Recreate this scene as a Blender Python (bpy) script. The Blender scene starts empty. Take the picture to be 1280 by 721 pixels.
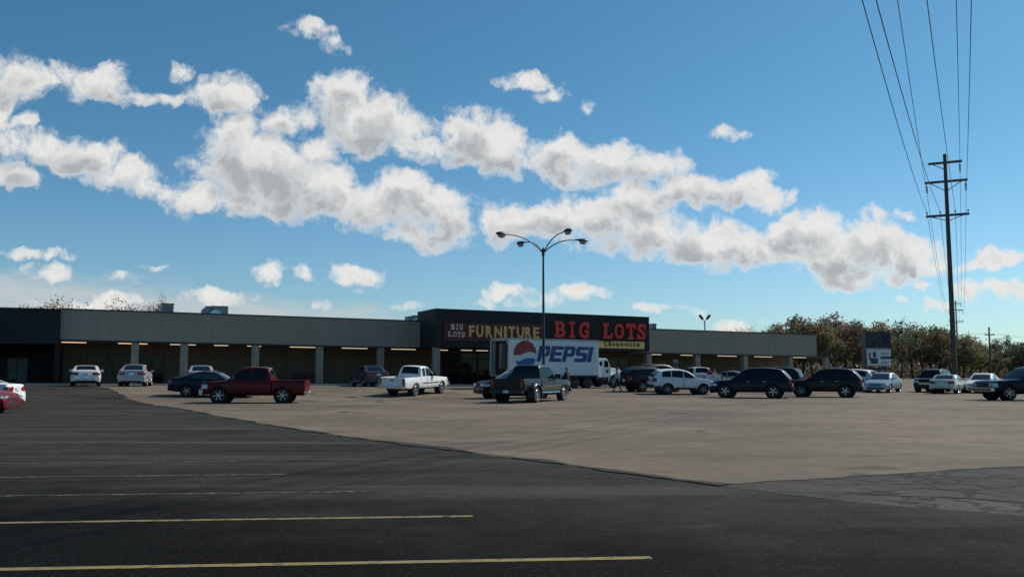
import bpy, bmesh, math, random
from mathutils import Vector, Matrix, Quaternion
from mathutils import noise as mnoise
R = math.radians
random.seed(7)
SC = bpy.context.scene
COL = SC.collection
# ------------------------------------------------------------------ camera
F = 1108.0; CX = 640.0; CY = 360.5; CAMZ = 1.6
PITCH = math.atan((464.5 - CY) / F)
cam_d = bpy.data.cameras.new('camera'); cam = bpy.data.objects.new('camera', cam_d); COL.objects.link(cam)
cam.location = (0, 0, CAMZ); cam.rotation_euler = (math.pi / 2 + PITCH, 0, 0)
cam_d.sensor_width = 36; cam_d.lens = 36 * F / 1280; cam_d.clip_start = .1; cam_d.clip_end = 8000
SC.camera = cam
SC.view_settings.view_transform = 'Standard'; SC.view_settings.look = 'None'
SC.view_settings.exposure = -0.12; SC.view_settings.gamma = 1
SC.render.engine = 'CYCLES'
SC.cycles.use_denoising = True
SC.cycles.max_bounces = 6; SC.cycles.transparent_max_bounces = 12
SC.cycles.sample_clamp_indirect = 4
SUN_EL = R(40); SUN_AZ = R(32)          # azimuth measured from +X towards +Y
S = Vector((math.cos(SUN_EL) * math.cos(SUN_AZ), math.cos(SUN_EL) * math.sin(SUN_AZ), math.sin(SUN_EL)))
sun_d = bpy.data.lights.new('sun', 'SUN'); sun = bpy.data.objects.new('sun', sun_d); COL.objects.link(sun)
sun_d.energy = 4.6; sun_d.angle = R(.53); sun_d.color = (1, .93, .84)
sun.rotation_euler = S.to_track_quat('Z', 'Y').to_euler(); sun.location = (60, 40, 80)

def pix_dir(u, v):
    a, c = (u - CX) / F, (CY - v) / F
    cp, sp = math.cos(PITCH), math.sin(PITCH)
    return Vector((a, cp - c * sp, sp + c * cp))
# ------------------------------------------------------------------ world
def make_world():
    w = bpy.data.worlds.new('World'); SC.world = w; w.use_nodes = True
    nt = w.node_tree; N = nt.nodes; L = nt.links
    for n in list(N): N.remove(n)
    def put(sock, v):
        if isinstance(v, bpy.types.NodeSocket): L.new(v, sock)
        elif v is not None: sock.default_value = v
    def M(op, a, b=None, c=None, clamp=False):
        n = N.new('ShaderNodeMath'); n.operation = op; n.use_clamp = clamp
        put(n.inputs[0], a); put(n.inputs[1], b); put(n.inputs[2], c); return n.outputs[0]
    def V(op, a, b=None, out=0):
        n = N.new('ShaderNodeVectorMath'); n.operation = op
        put(n.inputs[0], a); put(n.inputs[1], b); return n.outputs['Value' if op in ('DOT_PRODUCT', 'LENGTH') else 'Vector']
    def MR(x, a, b, c=0., d=1., smooth=True):
        n = N.new('ShaderNodeMapRange'); n.interpolation_type = 'SMOOTHSTEP' if smooth else 'LINEAR'
        put(n.inputs[0], x); put(n.inputs[1], a); put(n.inputs[2], b); put(n.inputs[3], c); put(n.inputs[4], d); return n.outputs[0]
    def NZ(vec, scale, detail, rough, col=False):
        n = N.new('ShaderNodeTexNoise'); n.noise_dimensions = '2D'
        put(n.inputs['Vector'], vec); n.inputs['Scale'].default_value = scale
        n.inputs['Detail'].default_value = detail; n.inputs['Roughness'].default_value = rough
        return n.outputs['Color' if col else 'Fac']
    def MIX(f, a, b):
        n = N.new('ShaderNodeMix'); n.data_type = 'RGBA'
        put(n.inputs[0], f); put(n.inputs[6], a); put(n.inputs[7], b); return n.outputs[2]
    out = N.new('ShaderNodeOutputWorld'); bg = N.new('ShaderNodeBackground'); L.new(bg.outputs[0], out.inputs[0])
    bg.inputs[1].default_value = 0.1
    sky = N.new('ShaderNodeTexSky'); sky.sky_type = 'NISHITA'; sky.sun_disc = False
    sky.sun_elevation = SUN_EL; sky.sun_rotation = math.pi / 2 - SUN_AZ
    sky.altitude = 100; sky.air_density = 1.0; sky.dust_density = .5; sky.ozone_density = 1.3
    tc = N.new('ShaderNodeTexCoord'); sep = N.new('ShaderNodeSeparateXYZ'); L.new(tc.outputs['Generated'], sep.inputs[0])
    y = M('MAXIMUM', sep.outputs[1], .05)
    com = N.new('ShaderNodeCombineXYZ')
    L.new(M('DIVIDE', sep.outputs[0], y), com.inputs[0]); L.new(M('DIVIDE', sep.outputs[2], y), com.inputs[1])
    p0 = com.outputs[0]
    wv = V('SUBTRACT', NZ(p0, 16, 5, .58, True), (.5, .5, .5))
    wz = V('MULTIPLY', wv, (.062, .048, 0))
    p = V('ADD', p0, wz)
    # cloud cells: where (image of the sky, converted to a direction), half width, half height, strength
    B = [(18,219,36,26,1),(14,180,46,22,.9),(62,184,50,24,1),(104,196,52,29,1),(152,218,50,25,1),(196,234,44,18,.9),(240,248,44,20,.8),
      (288,176,44,34,1),(300,208,64,48,1.1),(346,216,66,46,1.1),(384,238,66,36,1.1),(316,252,70,22,1),(410,248,52,28,1),
      (462,258,52,32,1.05),(510,252,46,38,1.1),(552,272,46,36,1.05),(526,294,44,18,.9),
      (12,98,42,34,.95),(8,138,20,26,.85),(64,97,44,16,.8),(130,104,54,24,1),(176,118,34,13,.75),(212,125,26,9,.6),(284,123,46,26,1),(236,90,15,10,.45),(37,153,18,13,.6),
      (356,152,44,19,.9),(426,122,40,38,1.05),(468,156,62,36,1.1),(522,182,54,20,.95),(400,188,38,20,.8),(592,170,54,38,1.1),(626,188,44,32,1.05),
      (698,195,44,31,1.05),(756,200,60,24,1),(822,206,46,22,1),(716,220,40,18,.8),
      (640,274,46,26,1.05),(694,274,50,31,1.1),(748,276,54,32,1.1),(802,250,56,25,1),(864,240,54,24,1),(918,238,46,27,1.05),(952,248,30,16,.8),
      (800,288,56,27,1.05),(858,298,64,28,1.05),(908,306,62,27,1.05),(964,312,56,26,1),(1008,288,48,26,1.05),(1036,322,62,32,1.1),(1084,308,60,34,1.1),(1132,320,46,28,1),(1090,346,44,18,.9),(1168,330,28,14,.7),
      (1110,274,36,8,.55),(1250,320,26,14,.85),(1214,326,24,9,.6),(1220,361,24,16,.8),(1254,363,34,13,.8),(1155,359,15,8,.55),(1127,380,12,6,.55),(1170,384,20,8,.6),
      (47,320,54,7,.45),(55,340,30,9,.45),(155,349,20,8,.5),(186,332,17,6,.45),(326,343,32,13,.8),(383,345,16,9,.55),(448,348,37,15,.85),(405,376,14,6,.5),(440,370,13,5,.4),
      (626,367,30,10,.6),(602,378,22,7,.5),(655,381,21,8,.5),(724,369,46,16,.9),(690,373,30,10,.6),(830,390,26,6,.5),(862,389,21,7,.5),(920,408,30,13,.8),(515,386,20,8,.45),
      (386,34,36,11,.5),(418,54,18,15,.4),(660,102,36,11,.5),(690,120,26,13,.5),(732,138,8,10,.4),(914,168,17,9,.45),(988,243,11,10,.6),(120,381,70,10,.75),(270,372,44,10,.6)]
    def field(p, cells):
        f = None
        for (u, v, rx, ry, s) in cells:
            d = pix_dir(u, v); c = (d.x / d.y, d.z / d.y, 0)
            q = V('MULTIPLY', V('SUBTRACT', p, c), (F / (rx * 1.06), F / (ry * 1.12), 0))
            a = M('MULTIPLY_ADD', V('DOT_PRODUCT', q, q), -s, s)
            f = a if f is None else M('SMOOTH_MAX', f, a, .35)
        return f
    fld = field(p, B)
    fld = M('MAXIMUM', fld, -1.2)
    n2 = NZ(V('ADD', p0, V('MULTIPLY', wv, (.02, .02, 0))), 34, 8, .62)
    den = M('MULTIPLY_ADD', M('SUBTRACT', n2, .5), 1.45, M('ADD', fld, .12))
    def VOR(vec, scale):
        n = N.new('ShaderNodeTexVoronoi'); n.voronoi_dimensions = '2D'; n.feature = 'F1'; put(n.inputs['Vector'], vec); n.inputs['Scale'].default_value = scale
        n.inputs['Detail'].default_value = 3; n.inputs['Roughness'].default_value = .55; n.inputs['Lacunarity'].default_value = 2.3; return n.outputs['Distance']
    pv = V('ADD', p0, V('MULTIPLY', wv, (.035, .035, 0)))
    v1 = VOR(pv, 24)
    den = M('MULTIPLY_ADD', M('SUBTRACT', .60, v1), .68, den)
    alpha = MR(den, -.22, .74)
    # how much cloud lies between a point and the sun, up and to the right: thick means a grey belly
    thick = M('MAXIMUM', field(V('ADD', p, (.006, .017, 0)), [b for b in B if b[2] >= 34 and b[4] >= .8]), -.6)
    # billow relief: the noise seen again a little towards the sun gives lit and shaded sides
    rel = M('SUBTRACT', v1, VOR(V('ADD', pv, (.008, .010, 0)), 24))
    shade = MR(M('MULTIPLY_ADD', M('SUBTRACT', n2, .5), .40, M('MULTIPLY_ADD', M('SUBTRACT', .5, v1), .25, thick)), .16, 1.22)
    shade = M('MULTIPLY_ADD', rel, -.38, shade)
    shade = M('MULTIPLY', M('MAXIMUM', shade, 0), MR(den, .0, .9))
    ccol = MIX(M('MINIMUM', shade, 1), (8.9, 8.8, 8.5, 1), (4.5, 4.72, 4.95, 1))
    # low veil of haze cloud above the roofs on the left
    d0, d1 = pix_dir(0, 338), pix_dir(480, 392); bx = (d1.z / d1.y - d0.z / d0.y) / (d1.x / d1.y - d0.x / d0.y); b0 = d0.z / d0.y - bx * d0.x / d0.y
    lin = V('DOT_PRODUCT', V('ADD', p0, (0, -b0, 0)), (-bx, 1, 0))
    veil = MR(M('MULTIPLY_ADD', M('SUBTRACT', NZ(V('MULTIPLY', p0, (1, 3.5, 1)), 7, 6, .6), .5), .06, M('MULTIPLY', lin, -1)), -.012, .014)
    veil = M('MULTIPLY', veil, MR(NZ(V('MULTIPLY', p0, (1, 6, 1)), 4, 4, .6), .28, .55, .45, 1.))
    # deeper blue high up, paler low down: the sky texture tinted slightly, as the phone saw it
    skyc = N.new('ShaderNodeMix'); skyc.data_type = 'RGBA'; skyc.blend_type = 'MULTIPLY'; skyc.inputs[0].default_value = 1
    L.new(sky.outputs[0], skyc.inputs[6]); L.new(MIX(MR(V('DOT_PRODUCT', p0, (0, 1, 0)), .02, .36), (.66, .93, 1.13, 1), (.44, .86, 1.0, 1)), skyc.inputs[7])
    base = MIX(M('MULTIPLY', veil, .85), skyc.outputs[2], (5.7, 6.2, 6.5, 1))
    front = MR(sep.outputs[1], .15, .3)
    L.new(MIX(M('MULTIPLY', M('MULTIPLY', alpha, front), .96), base, ccol), bg.inputs[0])
    w.cycles.sampling_method = 'MANUAL'; w.cycles.sample_map_resolution = 512
make_world()
# ------------------------------------------------------------------ materials
MATS = {}
def nodes(name):
    m = bpy.data.materials.new(name); m.use_nodes = True
    nt = m.node_tree; b = nt.nodes['Principled BSDF']; return m, nt, b
def mat(name, col, rough=.6, metal=0., coat=0., var=.12, scale=3., emit=None, estr=0., spec=.5, bump=0., bscale=40.):
    if name in MATS: return MATS[name]
    m, nt, b = nodes(name); N, L = nt.nodes, nt.links
    tc = N.new('ShaderNodeTexCoord'); nz = N.new('ShaderNodeTexNoise'); L.new(tc.outputs['Object'], nz.inputs['Vector'])
    nz.inputs['Scale'].default_value = scale; nz.inputs['Detail'].default_value = 5
    mr = N.new('ShaderNodeMapRange'); L.new(nz.outputs['Fac'], mr.inputs[0])
    mr.inputs[1].default_value = .3; mr.inputs[2].default_value = .7; mr.inputs[3].default_value = 1 - var; mr.inputs[4].default_value = 1 + var
    mx = N.new('ShaderNodeMix'); mx.data_type = 'RGBA'; mx.blend_type = 'MULTIPLY'; mx.inputs[0].default_value = 1
    mx.inputs[6].default_value = (*col, 1); L.new(mr.outputs[0], mx.inputs[7]); L.new(mx.outputs[2], b.inputs['Base Color'])
    b.inputs['Roughness'].default_value = rough; b.inputs['Metallic'].default_value = metal
    b.inputs['Coat Weight'].default_value = coat; b.inputs['Coat Roughness'].default_value = .06
    b.inputs['Specular IOR Level'].default_value = spec
    if bump:
        n2 = N.new('ShaderNodeTexNoise'); L.new(tc.outputs['Object'], n2.inputs['Vector']); n2.inputs['Scale'].default_value = bscale; n2.inputs['Detail'].default_value = 4
        bp = N.new('ShaderNodeBump'); bp.inputs['Strength'].default_value = bump; bp.inputs['Distance'].default_value = .02
        L.new(n2.outputs['Fac'], bp.inputs['Height']); L.new(bp.outputs[0], b.inputs['Normal'])
    if emit: b.inputs['Emission Color'].default_value = (*emit, 1); b.inputs['Emission Strength'].default_value = estr
    MATS[name] = m; return m
def paint(name, col, metal=.0):
    return mat('paint ' + name, col, .36, metal, .2, .05, 2., spec=.2)
RUBBER = mat('rubber', (.018, .018, .018), .85); GLASS = mat('tinted glass', (.004, .005, .007), .05, 0, 0, 0, spec=.28)
GLASSC = mat('clearer glass', (.035, .045, .05), .05, 0, .2, .25, 2.5, spec=.5)
CHROME = mat('chrome', (.62, .62, .62), .16, 1.); ALLOY = mat('alloy', (.42, .42, .43), .32, .9); BLACKPL = mat('black plastic', (.02, .02, .022), .6)
TAIL = mat('tail lens', (.28, .012, .012), .2, 0, .8); HEAD = mat('head lens', (.55, .56, .58), .12, .35, 1.); AMBER = mat('amber lens', (.6, .2, .02), .25)
PLATE = mat('licence plate', (.62, .64, .66), .4); CHASSIS = mat('chassis', (.015, .015, .015), .9)
STEEL = mat('galvanised steel', (.30, .31, .32), .5, .6)
# ------------------------------------------------------------------ terrain
ANG = math.atan2(28., 64.15); BU = Vector((math.cos(ANG), math.sin(ANG))); BN = Vector((math.sin(ANG), -math.cos(ANG)))
BA = Vector((-32.6, 64.)); BL = 70.
def sstep(a, b, x):
    t = min(1, max(0, (x - a) / (b - a))); return t * t * (3 - 2 * t)
def gbase(t):
    t = min(1.25, max(-.4, t)); return .64 - .5 * t - .3 * max(0, t - .55)
def gz(x, y):
    r = Vector((x, y)) - BA; s = r.dot(BN); t = r.dot(BU) / BL
    fr = 1 - sstep(9, 24, s)
    fr *= 1 - sstep(1.15, 1.7, t)
    return gbase(t) * fr
def P(u, Y, z=.8):
    dep = Y * math.cos(PITCH) + (z - CAMZ) * math.sin(PITCH)
    return Vector(((u - CX) / F * dep, Y))
def Z(v, Y):
    d = pix_dir(CX, v); return CAMZ + d.z / d.y * Y
# ------------------------------------------------------------------ mesh builder
class MB:
    def __init__(s): s.v = []; s.f = []; s.m = []
    def face(s, idx, mi=0): s.f.append(idx); s.m.append(mi)
    def grid(s, rows, mi=0, closed=False):
        b = len(s.v); nr, nc = len(rows), len(rows[0])
        for r in rows: s.v += [tuple(p) for p in r]
        for i in range(nr - 1):
            for j in range(nc if closed else nc - 1):
                k = (j + 1) % nc
                s.face((b + i * nc + j, b + i * nc + k, b + (i + 1) * nc + k, b + (i + 1) * nc + j), mi)
        return b
    def hexa(s, c8, mi=0):
        b = len(s.v); s.v += [tuple(p) for p in c8]
        for q in ((0, 3, 2, 1), (4, 5, 6, 7), (0, 1, 5, 4), (1, 2, 6, 5), (2, 3, 7, 6), (3, 0, 4, 7)): s.face(tuple(b + i for i in q), mi)
    def box(s, c, d, mi=0, rot=None):
        x, y, z = d[0] / 2, d[1] / 2, d[2] / 2
        pts = [Vector(p) for p in ((-x, -y, -z), (x, -y, -z), (x, y, -z), (-x, y, -z), (-x, -y, z), (x, -y, z), (x, y, z), (-x, y, z))]
        if rot is not None: pts = [rot @ p for p in pts]
        s.hexa([p + Vector(c) for p in pts], mi)
    def tube(s, pts, rad, n=8, mi=0, cap=True):
        pts = [Vector(p) for p in pts]
        if not hasattr(rad, '__len__'): rad = [rad] * len(pts)
        rows = []; prev = None
        for i, p in enumerate(pts):
            t = (pts[min(i + 1, len(pts) - 1)] - pts[max(i - 1, 0)]).normalized()
            if prev is None: a = t.orthogonal().normalized()
            else:
                a = prev - t * prev.dot(t); a = a.normalized() if a.length > 1e-6 else t.orthogonal().normalized()
            prev = a; b = t.cross(a)
            rows.append([p + (a * math.cos(2 * math.pi * k / n) + b * math.sin(2 * math.pi * k / n)) * rad[i] for k in range(n)])
        b0 = s.grid(rows, mi, True)
        if cap:
            s.face(tuple(b0 + k for k in range(n))[::-1], mi); e = b0 + (len(pts) - 1) * n; s.face(tuple(e + k for k in range(n)), mi)
    def lathe(s, prof, c, axis='Y', n=24, mi=0):
        rows = []
        for r, h in prof:
            row = []
            for k in range(n):
                a = 2 * math.pi * k / n; x, y = r * math.cos(a), r * math.sin(a)
                q = (x, h, y) if axis == 'Y' else ((x, y, h) if axis == 'Z' else (h, x, y))
                row.append(Vector(q) + Vector(c))
            rows.append(row)
        s.grid(rows, mi, True)
    def poly(s, pts, thick, mi=0):
        """flat polygon (list of 3-D points) extruded by the vector thick"""
        b = len(s.v); n = len(pts); t = Vector(thick)
        s.v += [tuple(p) for p in pts] + [tuple(Vector(p) + t) for p in pts]
        s.face(tuple(range(b, b + n)), mi); s.face(tuple(range(b + n, b + 2 * n))[::-1], mi)
        for i in range(n):
            j = (i + 1) % n; s.face((b + i, b + n + i, b + n + j, b + j), mi)
    def build(s, name, mats, parent=None, smooth=False, label=None, bevel=0., fix=True, xf=None):
        me = bpy.data.meshes.new(name)
        vs = s.v if xf is None else [tuple(xf @ Vector(p)) for p in s.v]
        me.from_pydata(vs, [], s.f)
        if not isinstance(mats, (list, tuple)): mats = [mats]
        for m in mats: me.materials.append(m)
        me.polygons.foreach_set('material_index', s.m)
        if fix or bevel:
            bm = bmesh.new(); bm.from_mesh(me)
            if fix: bmesh.ops.recalc_face_normals(bm, faces=bm.faces)
            if bevel:
                es = [e for e in bm.edges if len(e.link_faces) == 2 and e.calc_face_angle(0) > .6]
                bmesh.ops.bevel(bm, geom=es, offset=bevel, segments=2, affect='EDGES', profile=.6)
            bm.to_mesh(me); bm.free()
        if smooth:
            me.polygons.foreach_set('use_smooth', [True] * len(me.polygons))
            me.set_sharp_from_angle(angle=R(38))
        o = bpy.data.objects.new(name, me); COL.objects.link(o)
        if parent is not None: o.parent = parent
        if label: o['label'] = label
        return o
def tag(o, label, cat, group=None):
    o['label'] = label; o['category'] = cat
    if group: o['group'] = group
    return o
def thing(name, label, cat, loc=(0, 0, 0), rz=0., group=None):
    o = bpy.data.objects.new(name, None); COL.objects.link(o); o.location = loc; o.rotation_euler = (0, 0, rz)
    o.empty_display_size = .2
    return tag(o, label, cat, group)
def struct(o, kind='structure'): o['kind'] = kind; return o
def copy_tree(o, parent=None):
    c = o.copy(); COL.objects.link(c); c.parent = parent
    if parent is not None: c.matrix_parent_inverse = o.matrix_parent_inverse.copy()
    for ch in list(o.children): copy_tree(ch, c)
    return c
def interp(poly, x):
    if x <= poly[0][0]: return poly[0][1]
    for (a, za), (b, zb) in zip(poly, poly[1:]):
        if x <= b: return za + (zb - za) * (x - a) / max(1e-6, b - a)
    return poly[-1][1]
def chaikin(p, n=2):
    for _ in range(n):
        q = [p[0]]
        for a, b in zip(p, p[1:]):
            q += [tuple(.75 * i + .25 * j for i, j in zip(a, b)), tuple(.25 * i + .75 * j for i, j in zip(a, b))]
        q.append(p[-1]); p = q
    return p
# ------------------------------------------------------------------ ground
def asphalt(name, c1, c2, c3, grain, stain, rough=.85, bump=.5, crack=0., fine=60., spec=.15, cell=45, streaks_shade=False, cw=0.):
    m, nt, b = nodes(name); N, L = nt.nodes, nt.links
    geo = N.new('ShaderNodeNewGeometry')
    def nz(scale, det, rg=.6, vec=None):
        n = N.new('ShaderNodeTexNoise'); n.inputs['Scale'].default_value = scale; n.inputs['Detail'].default_value = det; n.inputs['Roughness'].default_value = rg
        L.new(vec or geo.outputs['Position'], n.inputs['Vector']); return n.outputs['Fac']
    def mr(x, a, bb, c=0., d=1.):
        n = N.new('ShaderNodeMapRange'); n.interpolation_type = 'SMOOTHSTEP'; L.new(x, n.inputs[0])
        for i, v in enumerate((a, bb, c, d)): n.inputs[i + 1].default_value = v
        return n.outputs[0]
    def mix(f, a, bb, bt='MIX'):
        n = N.new('ShaderNodeMix'); n.data_type = 'RGBA'; n.blend_type = bt
        for i, v in ((0, f), (6, a), (7, bb)):
            if isinstance(v, bpy.types.NodeSocket): L.new(v, n.inputs[i])
            else: n.inputs[i].default_value = v if i == 0 else (*v, 1)
        return n.outputs[2]
    mp = N.new('ShaderNodeMapping'); mp.inputs['Rotation'].default_value = (0, 0, R(-14)); mp.inputs['Scale'].default_value = (.28, 1.25, 1); L.new(geo.outputs['Position'], mp.inputs['Vector'])
    col = mix(mr(nz(.11, 6, .65), .38, .64), c1, c2)
    col = mix(mr(nz(.45, 5, .7, mp.outputs[0]), .52, .72), col, c3)
    col = mix(mr(nz(.9, 6, .7), .60, .72, 0, stain), col, tuple(.45 * k for k in c1))
    bl = N.new('ShaderNodeMapRange'); L.new(nz(1.15, 5, .7), bl.inputs[0])
    for i, v in enumerate((.3, .7, .80, 1.18)): bl.inputs[i + 1].default_value = v
    col = mix(1., col, bl.outputs[0], 'MULTIPLY')
    if streaks_shade:        # worn streaks, then shade painted into the colour towards the camera, uneven edge
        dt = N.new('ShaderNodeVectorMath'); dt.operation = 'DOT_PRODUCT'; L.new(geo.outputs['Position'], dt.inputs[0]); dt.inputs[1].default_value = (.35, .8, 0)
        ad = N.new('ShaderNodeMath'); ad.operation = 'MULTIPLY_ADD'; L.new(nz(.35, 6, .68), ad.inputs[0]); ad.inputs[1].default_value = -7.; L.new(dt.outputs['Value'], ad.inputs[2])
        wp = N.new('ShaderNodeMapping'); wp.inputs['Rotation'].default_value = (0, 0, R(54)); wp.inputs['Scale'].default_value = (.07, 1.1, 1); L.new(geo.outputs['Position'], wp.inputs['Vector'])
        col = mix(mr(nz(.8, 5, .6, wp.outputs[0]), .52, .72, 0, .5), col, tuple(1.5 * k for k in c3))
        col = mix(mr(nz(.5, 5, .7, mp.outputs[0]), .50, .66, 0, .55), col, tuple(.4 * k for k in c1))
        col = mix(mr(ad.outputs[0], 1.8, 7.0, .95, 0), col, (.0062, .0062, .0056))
    if crack:
        mp2 = N.new('ShaderNodeMixRGB'); mp2.blend_type = 'LINEAR_LIGHT'; mp2.inputs[0].default_value = .25 + cw * 6
        nn = N.new('ShaderNodeTexNoise'); nn.inputs['Scale'].default_value = 1.3 + cw * 8; nn.inputs['Detail'].default_value = 7; L.new(geo.outputs['Position'], nn.inputs['Vector'])
        L.new(geo.outputs['Position'], mp2.inputs[1]); L.new(nn.outputs['Color'], mp2.inputs[2])
        vo = N.new('ShaderNodeTexVoronoi'); vo.feature = 'DISTANCE_TO_EDGE'; vo.inputs['Scale'].default_value = crack; L.new(mp2.outputs[0], vo.inputs['Vector'])
        ck = N.new('ShaderNodeMath'); ck.operation = 'MULTIPLY'
        L.new(mr(vo.outputs['Distance'], .006 + cw * .25, .028 + cw, 1, 0), ck.inputs[0]); L.new(mr(nz(.23, 3), .52 - cw, .66 - cw * 1.6, 0, .62 + cw * 3), ck.inputs[1])
        col = mix(ck.outputs[0], col, tuple(.25 * k for k in c1))
    g = N.new('ShaderNodeMapRange'); L.new(nz(fine, 3, .75), g.inputs[0]); g.inputs[1].default_value = .3; g.inputs[2].default_value = .7; g.inputs[3].default_value = 1 - grain; g.inputs[4].default_value = 1 + grain
    sp = N.new('ShaderNodeTexVoronoi'); sp.inputs['Scale'].default_value = cell; L.new(geo.outputs['Position'], sp.inputs['Vector'])
    spk = mr(sp.outputs['Color'], .84, .98, 0, .45)
    col = mix(1., col, g.outputs[0], 'MULTIPLY')
    col = mix(spk, col, tuple(min(1, 1.9 * k + .03 * (grain > .3)) for k in c2))
    L.new(col, b.inputs['Base Color']); b.inputs['Roughness'].default_value = rough; b.inputs['Specular IOR Level'].default_value = spec
    bp = N.new('ShaderNodeBump'); bp.inputs['Strength'].default_value = bump; bp.inputs['Distance'].default_value = .012
    L.new(nz(fine * .8, 4, .7), bp.inputs['Height']); L.new(bp.outputs[0], b.inputs['Normal'])
    return m
M_OLD = asphalt('old sun-bleached asphalt', (.138, .110, .082), (.206, .163, .118), (.118, .094, .070), .17, .55, crack=.16)
M_NEW = asphalt('new sealed asphalt', (.038, .036, .0315), (.050, .047, .041), (.072, .067, .058), .6, .45, rough=.9, bump=1., fine=42, spec=.04, cell=75, streaks_shade=True)
M_WORN = asphalt('crumbling asphalt', (.050, .045, .038), (.088, .079, .065), (.028, .026, .022), .5, .9, crack=1.15, bump=1., cell=18, cw=.07)
def gridsheet(name, xs, ys, dz, m, keep=None):
    mb = MB()
    mb.grid([[(x, y, gz(x, y) + dz) for x in xs] for y in ys])
    return mb.build(name, m, fix=False)
def frange(a, b, n): return [a + (b - a) * i / n for i in range(n + 1)]
# far ground: dry grass and soil to the horizon
def M_grass():
    m, nt, b = nodes('dry grass ground'); N, L = nt.nodes, nt.links
    geo = N.new('ShaderNodeNewGeometry'); n = N.new('ShaderNodeTexNoise'); n.inputs['Scale'].default_value = .06; n.inputs['Detail'].default_value = 8; n.inputs['Roughness'].default_value = .7
    L.new(geo.outputs['Position'], n.inputs['Vector']); r = N.new('ShaderNodeValToRGB'); L.new(n.outputs['Fac'], r.inputs[0])
    r.color_ramp.elements[0].position = .35; r.color_ramp.elements[0].color = (.045, .05, .022, 1); r.color_ramp.elements[1].position = .65; r.color_ramp.elements[1].color = (.12, .10, .055, 1)
    L.new(r.outputs[0], b.inputs['Base Color']); b.inputs['Roughness'].default_value = .95; return m
xs = [-3000, -1500, -600, -250] + frange(-140, 240, 95) + [350, 700, 1500, 3000]
ys = [-3000, -1200, -400, -100] + frange(-40, 260, 75) + [320, 450, 700, 1200, 2000, 3500]
struct(gridsheet('ground', xs, ys, -.05, M_grass()))
struct(gridsheet('parking_lot', frange(-70, 170, 160), frange(-30, 232, 175), 0, M_OLD))
# new asphalt with a ragged seam
SEAM = [(-34., 70.5), (-28.7, 61.), (-21.4, 49.3), (-13.5, 37.3), (-9.6, 30.6), (-5.75, 24.5), (-2.9, 20.5), (0, 16.8), (1.6, 14.6), (2.98, 12.7), (4.2, 11.3), (5.83, 10.1), (8.2, 8.2), (14, 3.2), (30, -10), (42, -22)]
def ragged(line, step, amp, seed):
    out = []
    for a, b in zip(line, line[1:]):
        n = max(1, int((Vector(b) - Vector(a)).length / step))
        for i in range(n):
            q = Vector(a).lerp(Vector(b), i / n); d = (Vector(b) - Vector(a)).normalized()
            w = (mnoise.fractal(Vector((q.x * .9 + seed, q.y * .9, 0)), 1., 2., 4)) * amp
            out.append(Vector((q.x - d.y * w, q.y + d.x * w)))
    out.append(Vector(line[-1])); return out
seam = ragged(SEAM, .22, .13, 3.)
mb = MB(); rows = []
for q in seam:
    row = []
    for k in range(25):
        w = (k / 24.) ** 1.6; x = q.x + (-85 - q.x) * w; yy = q.y - w * max(0, (q.y - 66) * .0)
        row.append((x, yy, gz(x, yy) + .012 + (0 if k else -.014)))
    rows.append(row)
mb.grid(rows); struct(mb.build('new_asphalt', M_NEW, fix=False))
# crumbled strip on the near right
up = ragged([(2.9, 12.85), (4.2, 13.35), (6.2, 14.2), (8.87, 15.4), (14, 17.6), (24, 22)], .2, .16, 9.)
lo = ragged([(2.7, 12.9), (4.2, 11.15), (5.83, 9.95), (8.2, 8.05), (14, 3.05), (26, -7)], .2, .05, 5.)
mb = MB(); n = 90; rows = []
for i in range(n + 1):
    a = up[int(i * (len(up) - 1) / n)]; b_ = lo[int(i * (len(lo) - 1) / n)]
    rows.append([(a.x + (b_.x - a.x) * k / 10, a.y + (b_.y - a.y) * k / 10, .005) for k in range(11)])
mb.grid(rows); struct(mb.build('worn_asphalt_patch', M_WORN, fix=False))
# cracks along the seams: narrow dark gaps with broken width
M_CRACK = mat('crack soil', (.012, .011, .010), .95, var=.4, scale=8)
def crack(line, w0, w1, seed, z=.016, lo_=.0):
    mb = MB(); rows = []
    for i, q in enumerate(line):
        d = (line[min(i + 1, len(line) - 1)] - line[max(0, i - 1)]).normalized(); nrm = Vector((-d.y, d.x))
        k = max(0, mnoise.fractal(Vector((q.x * .6 + seed, q.y * .6, 2)), 1., 2., 3) + lo_)
        w = w0 + w1 * k; a = q + nrm * w; b_ = q - nrm * w * .6
        rows.append([(a.x, a.y, gz(a.x, a.y) + z), (b_.x, b_.y, gz(b_.x, b_.y) + z)])
    mb.grid(rows); return struct(mb.build('pavement_crack', M_CRACK, fix=False))
crack([q for q in seam if q.y > 12.6 and q.y < 56], .03, .30, 1., .018, .15)
crack(ragged([(3.0, 12.78), (4.2, 13.3), (6.2, 14.15), (8.87, 15.35), (14, 17.5)], .12, .13, 9.), .02, .26, 4., .010, .1)
for k, (a, b_) in enumerate((((4.4, 12.9), (8.6, 12.2)), ((3.6, 12.2), (7.2, 10.4)), ((5.2, 12.6), (6.4, 11.6)))):
    crack(ragged([a, ((a[0] + b_[0]) / 2, (a[1] + b_[1]) / 2 + .25), b_], .08, .16, 20. + k), .015, .24, 7. + k, .011, .08)
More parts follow.
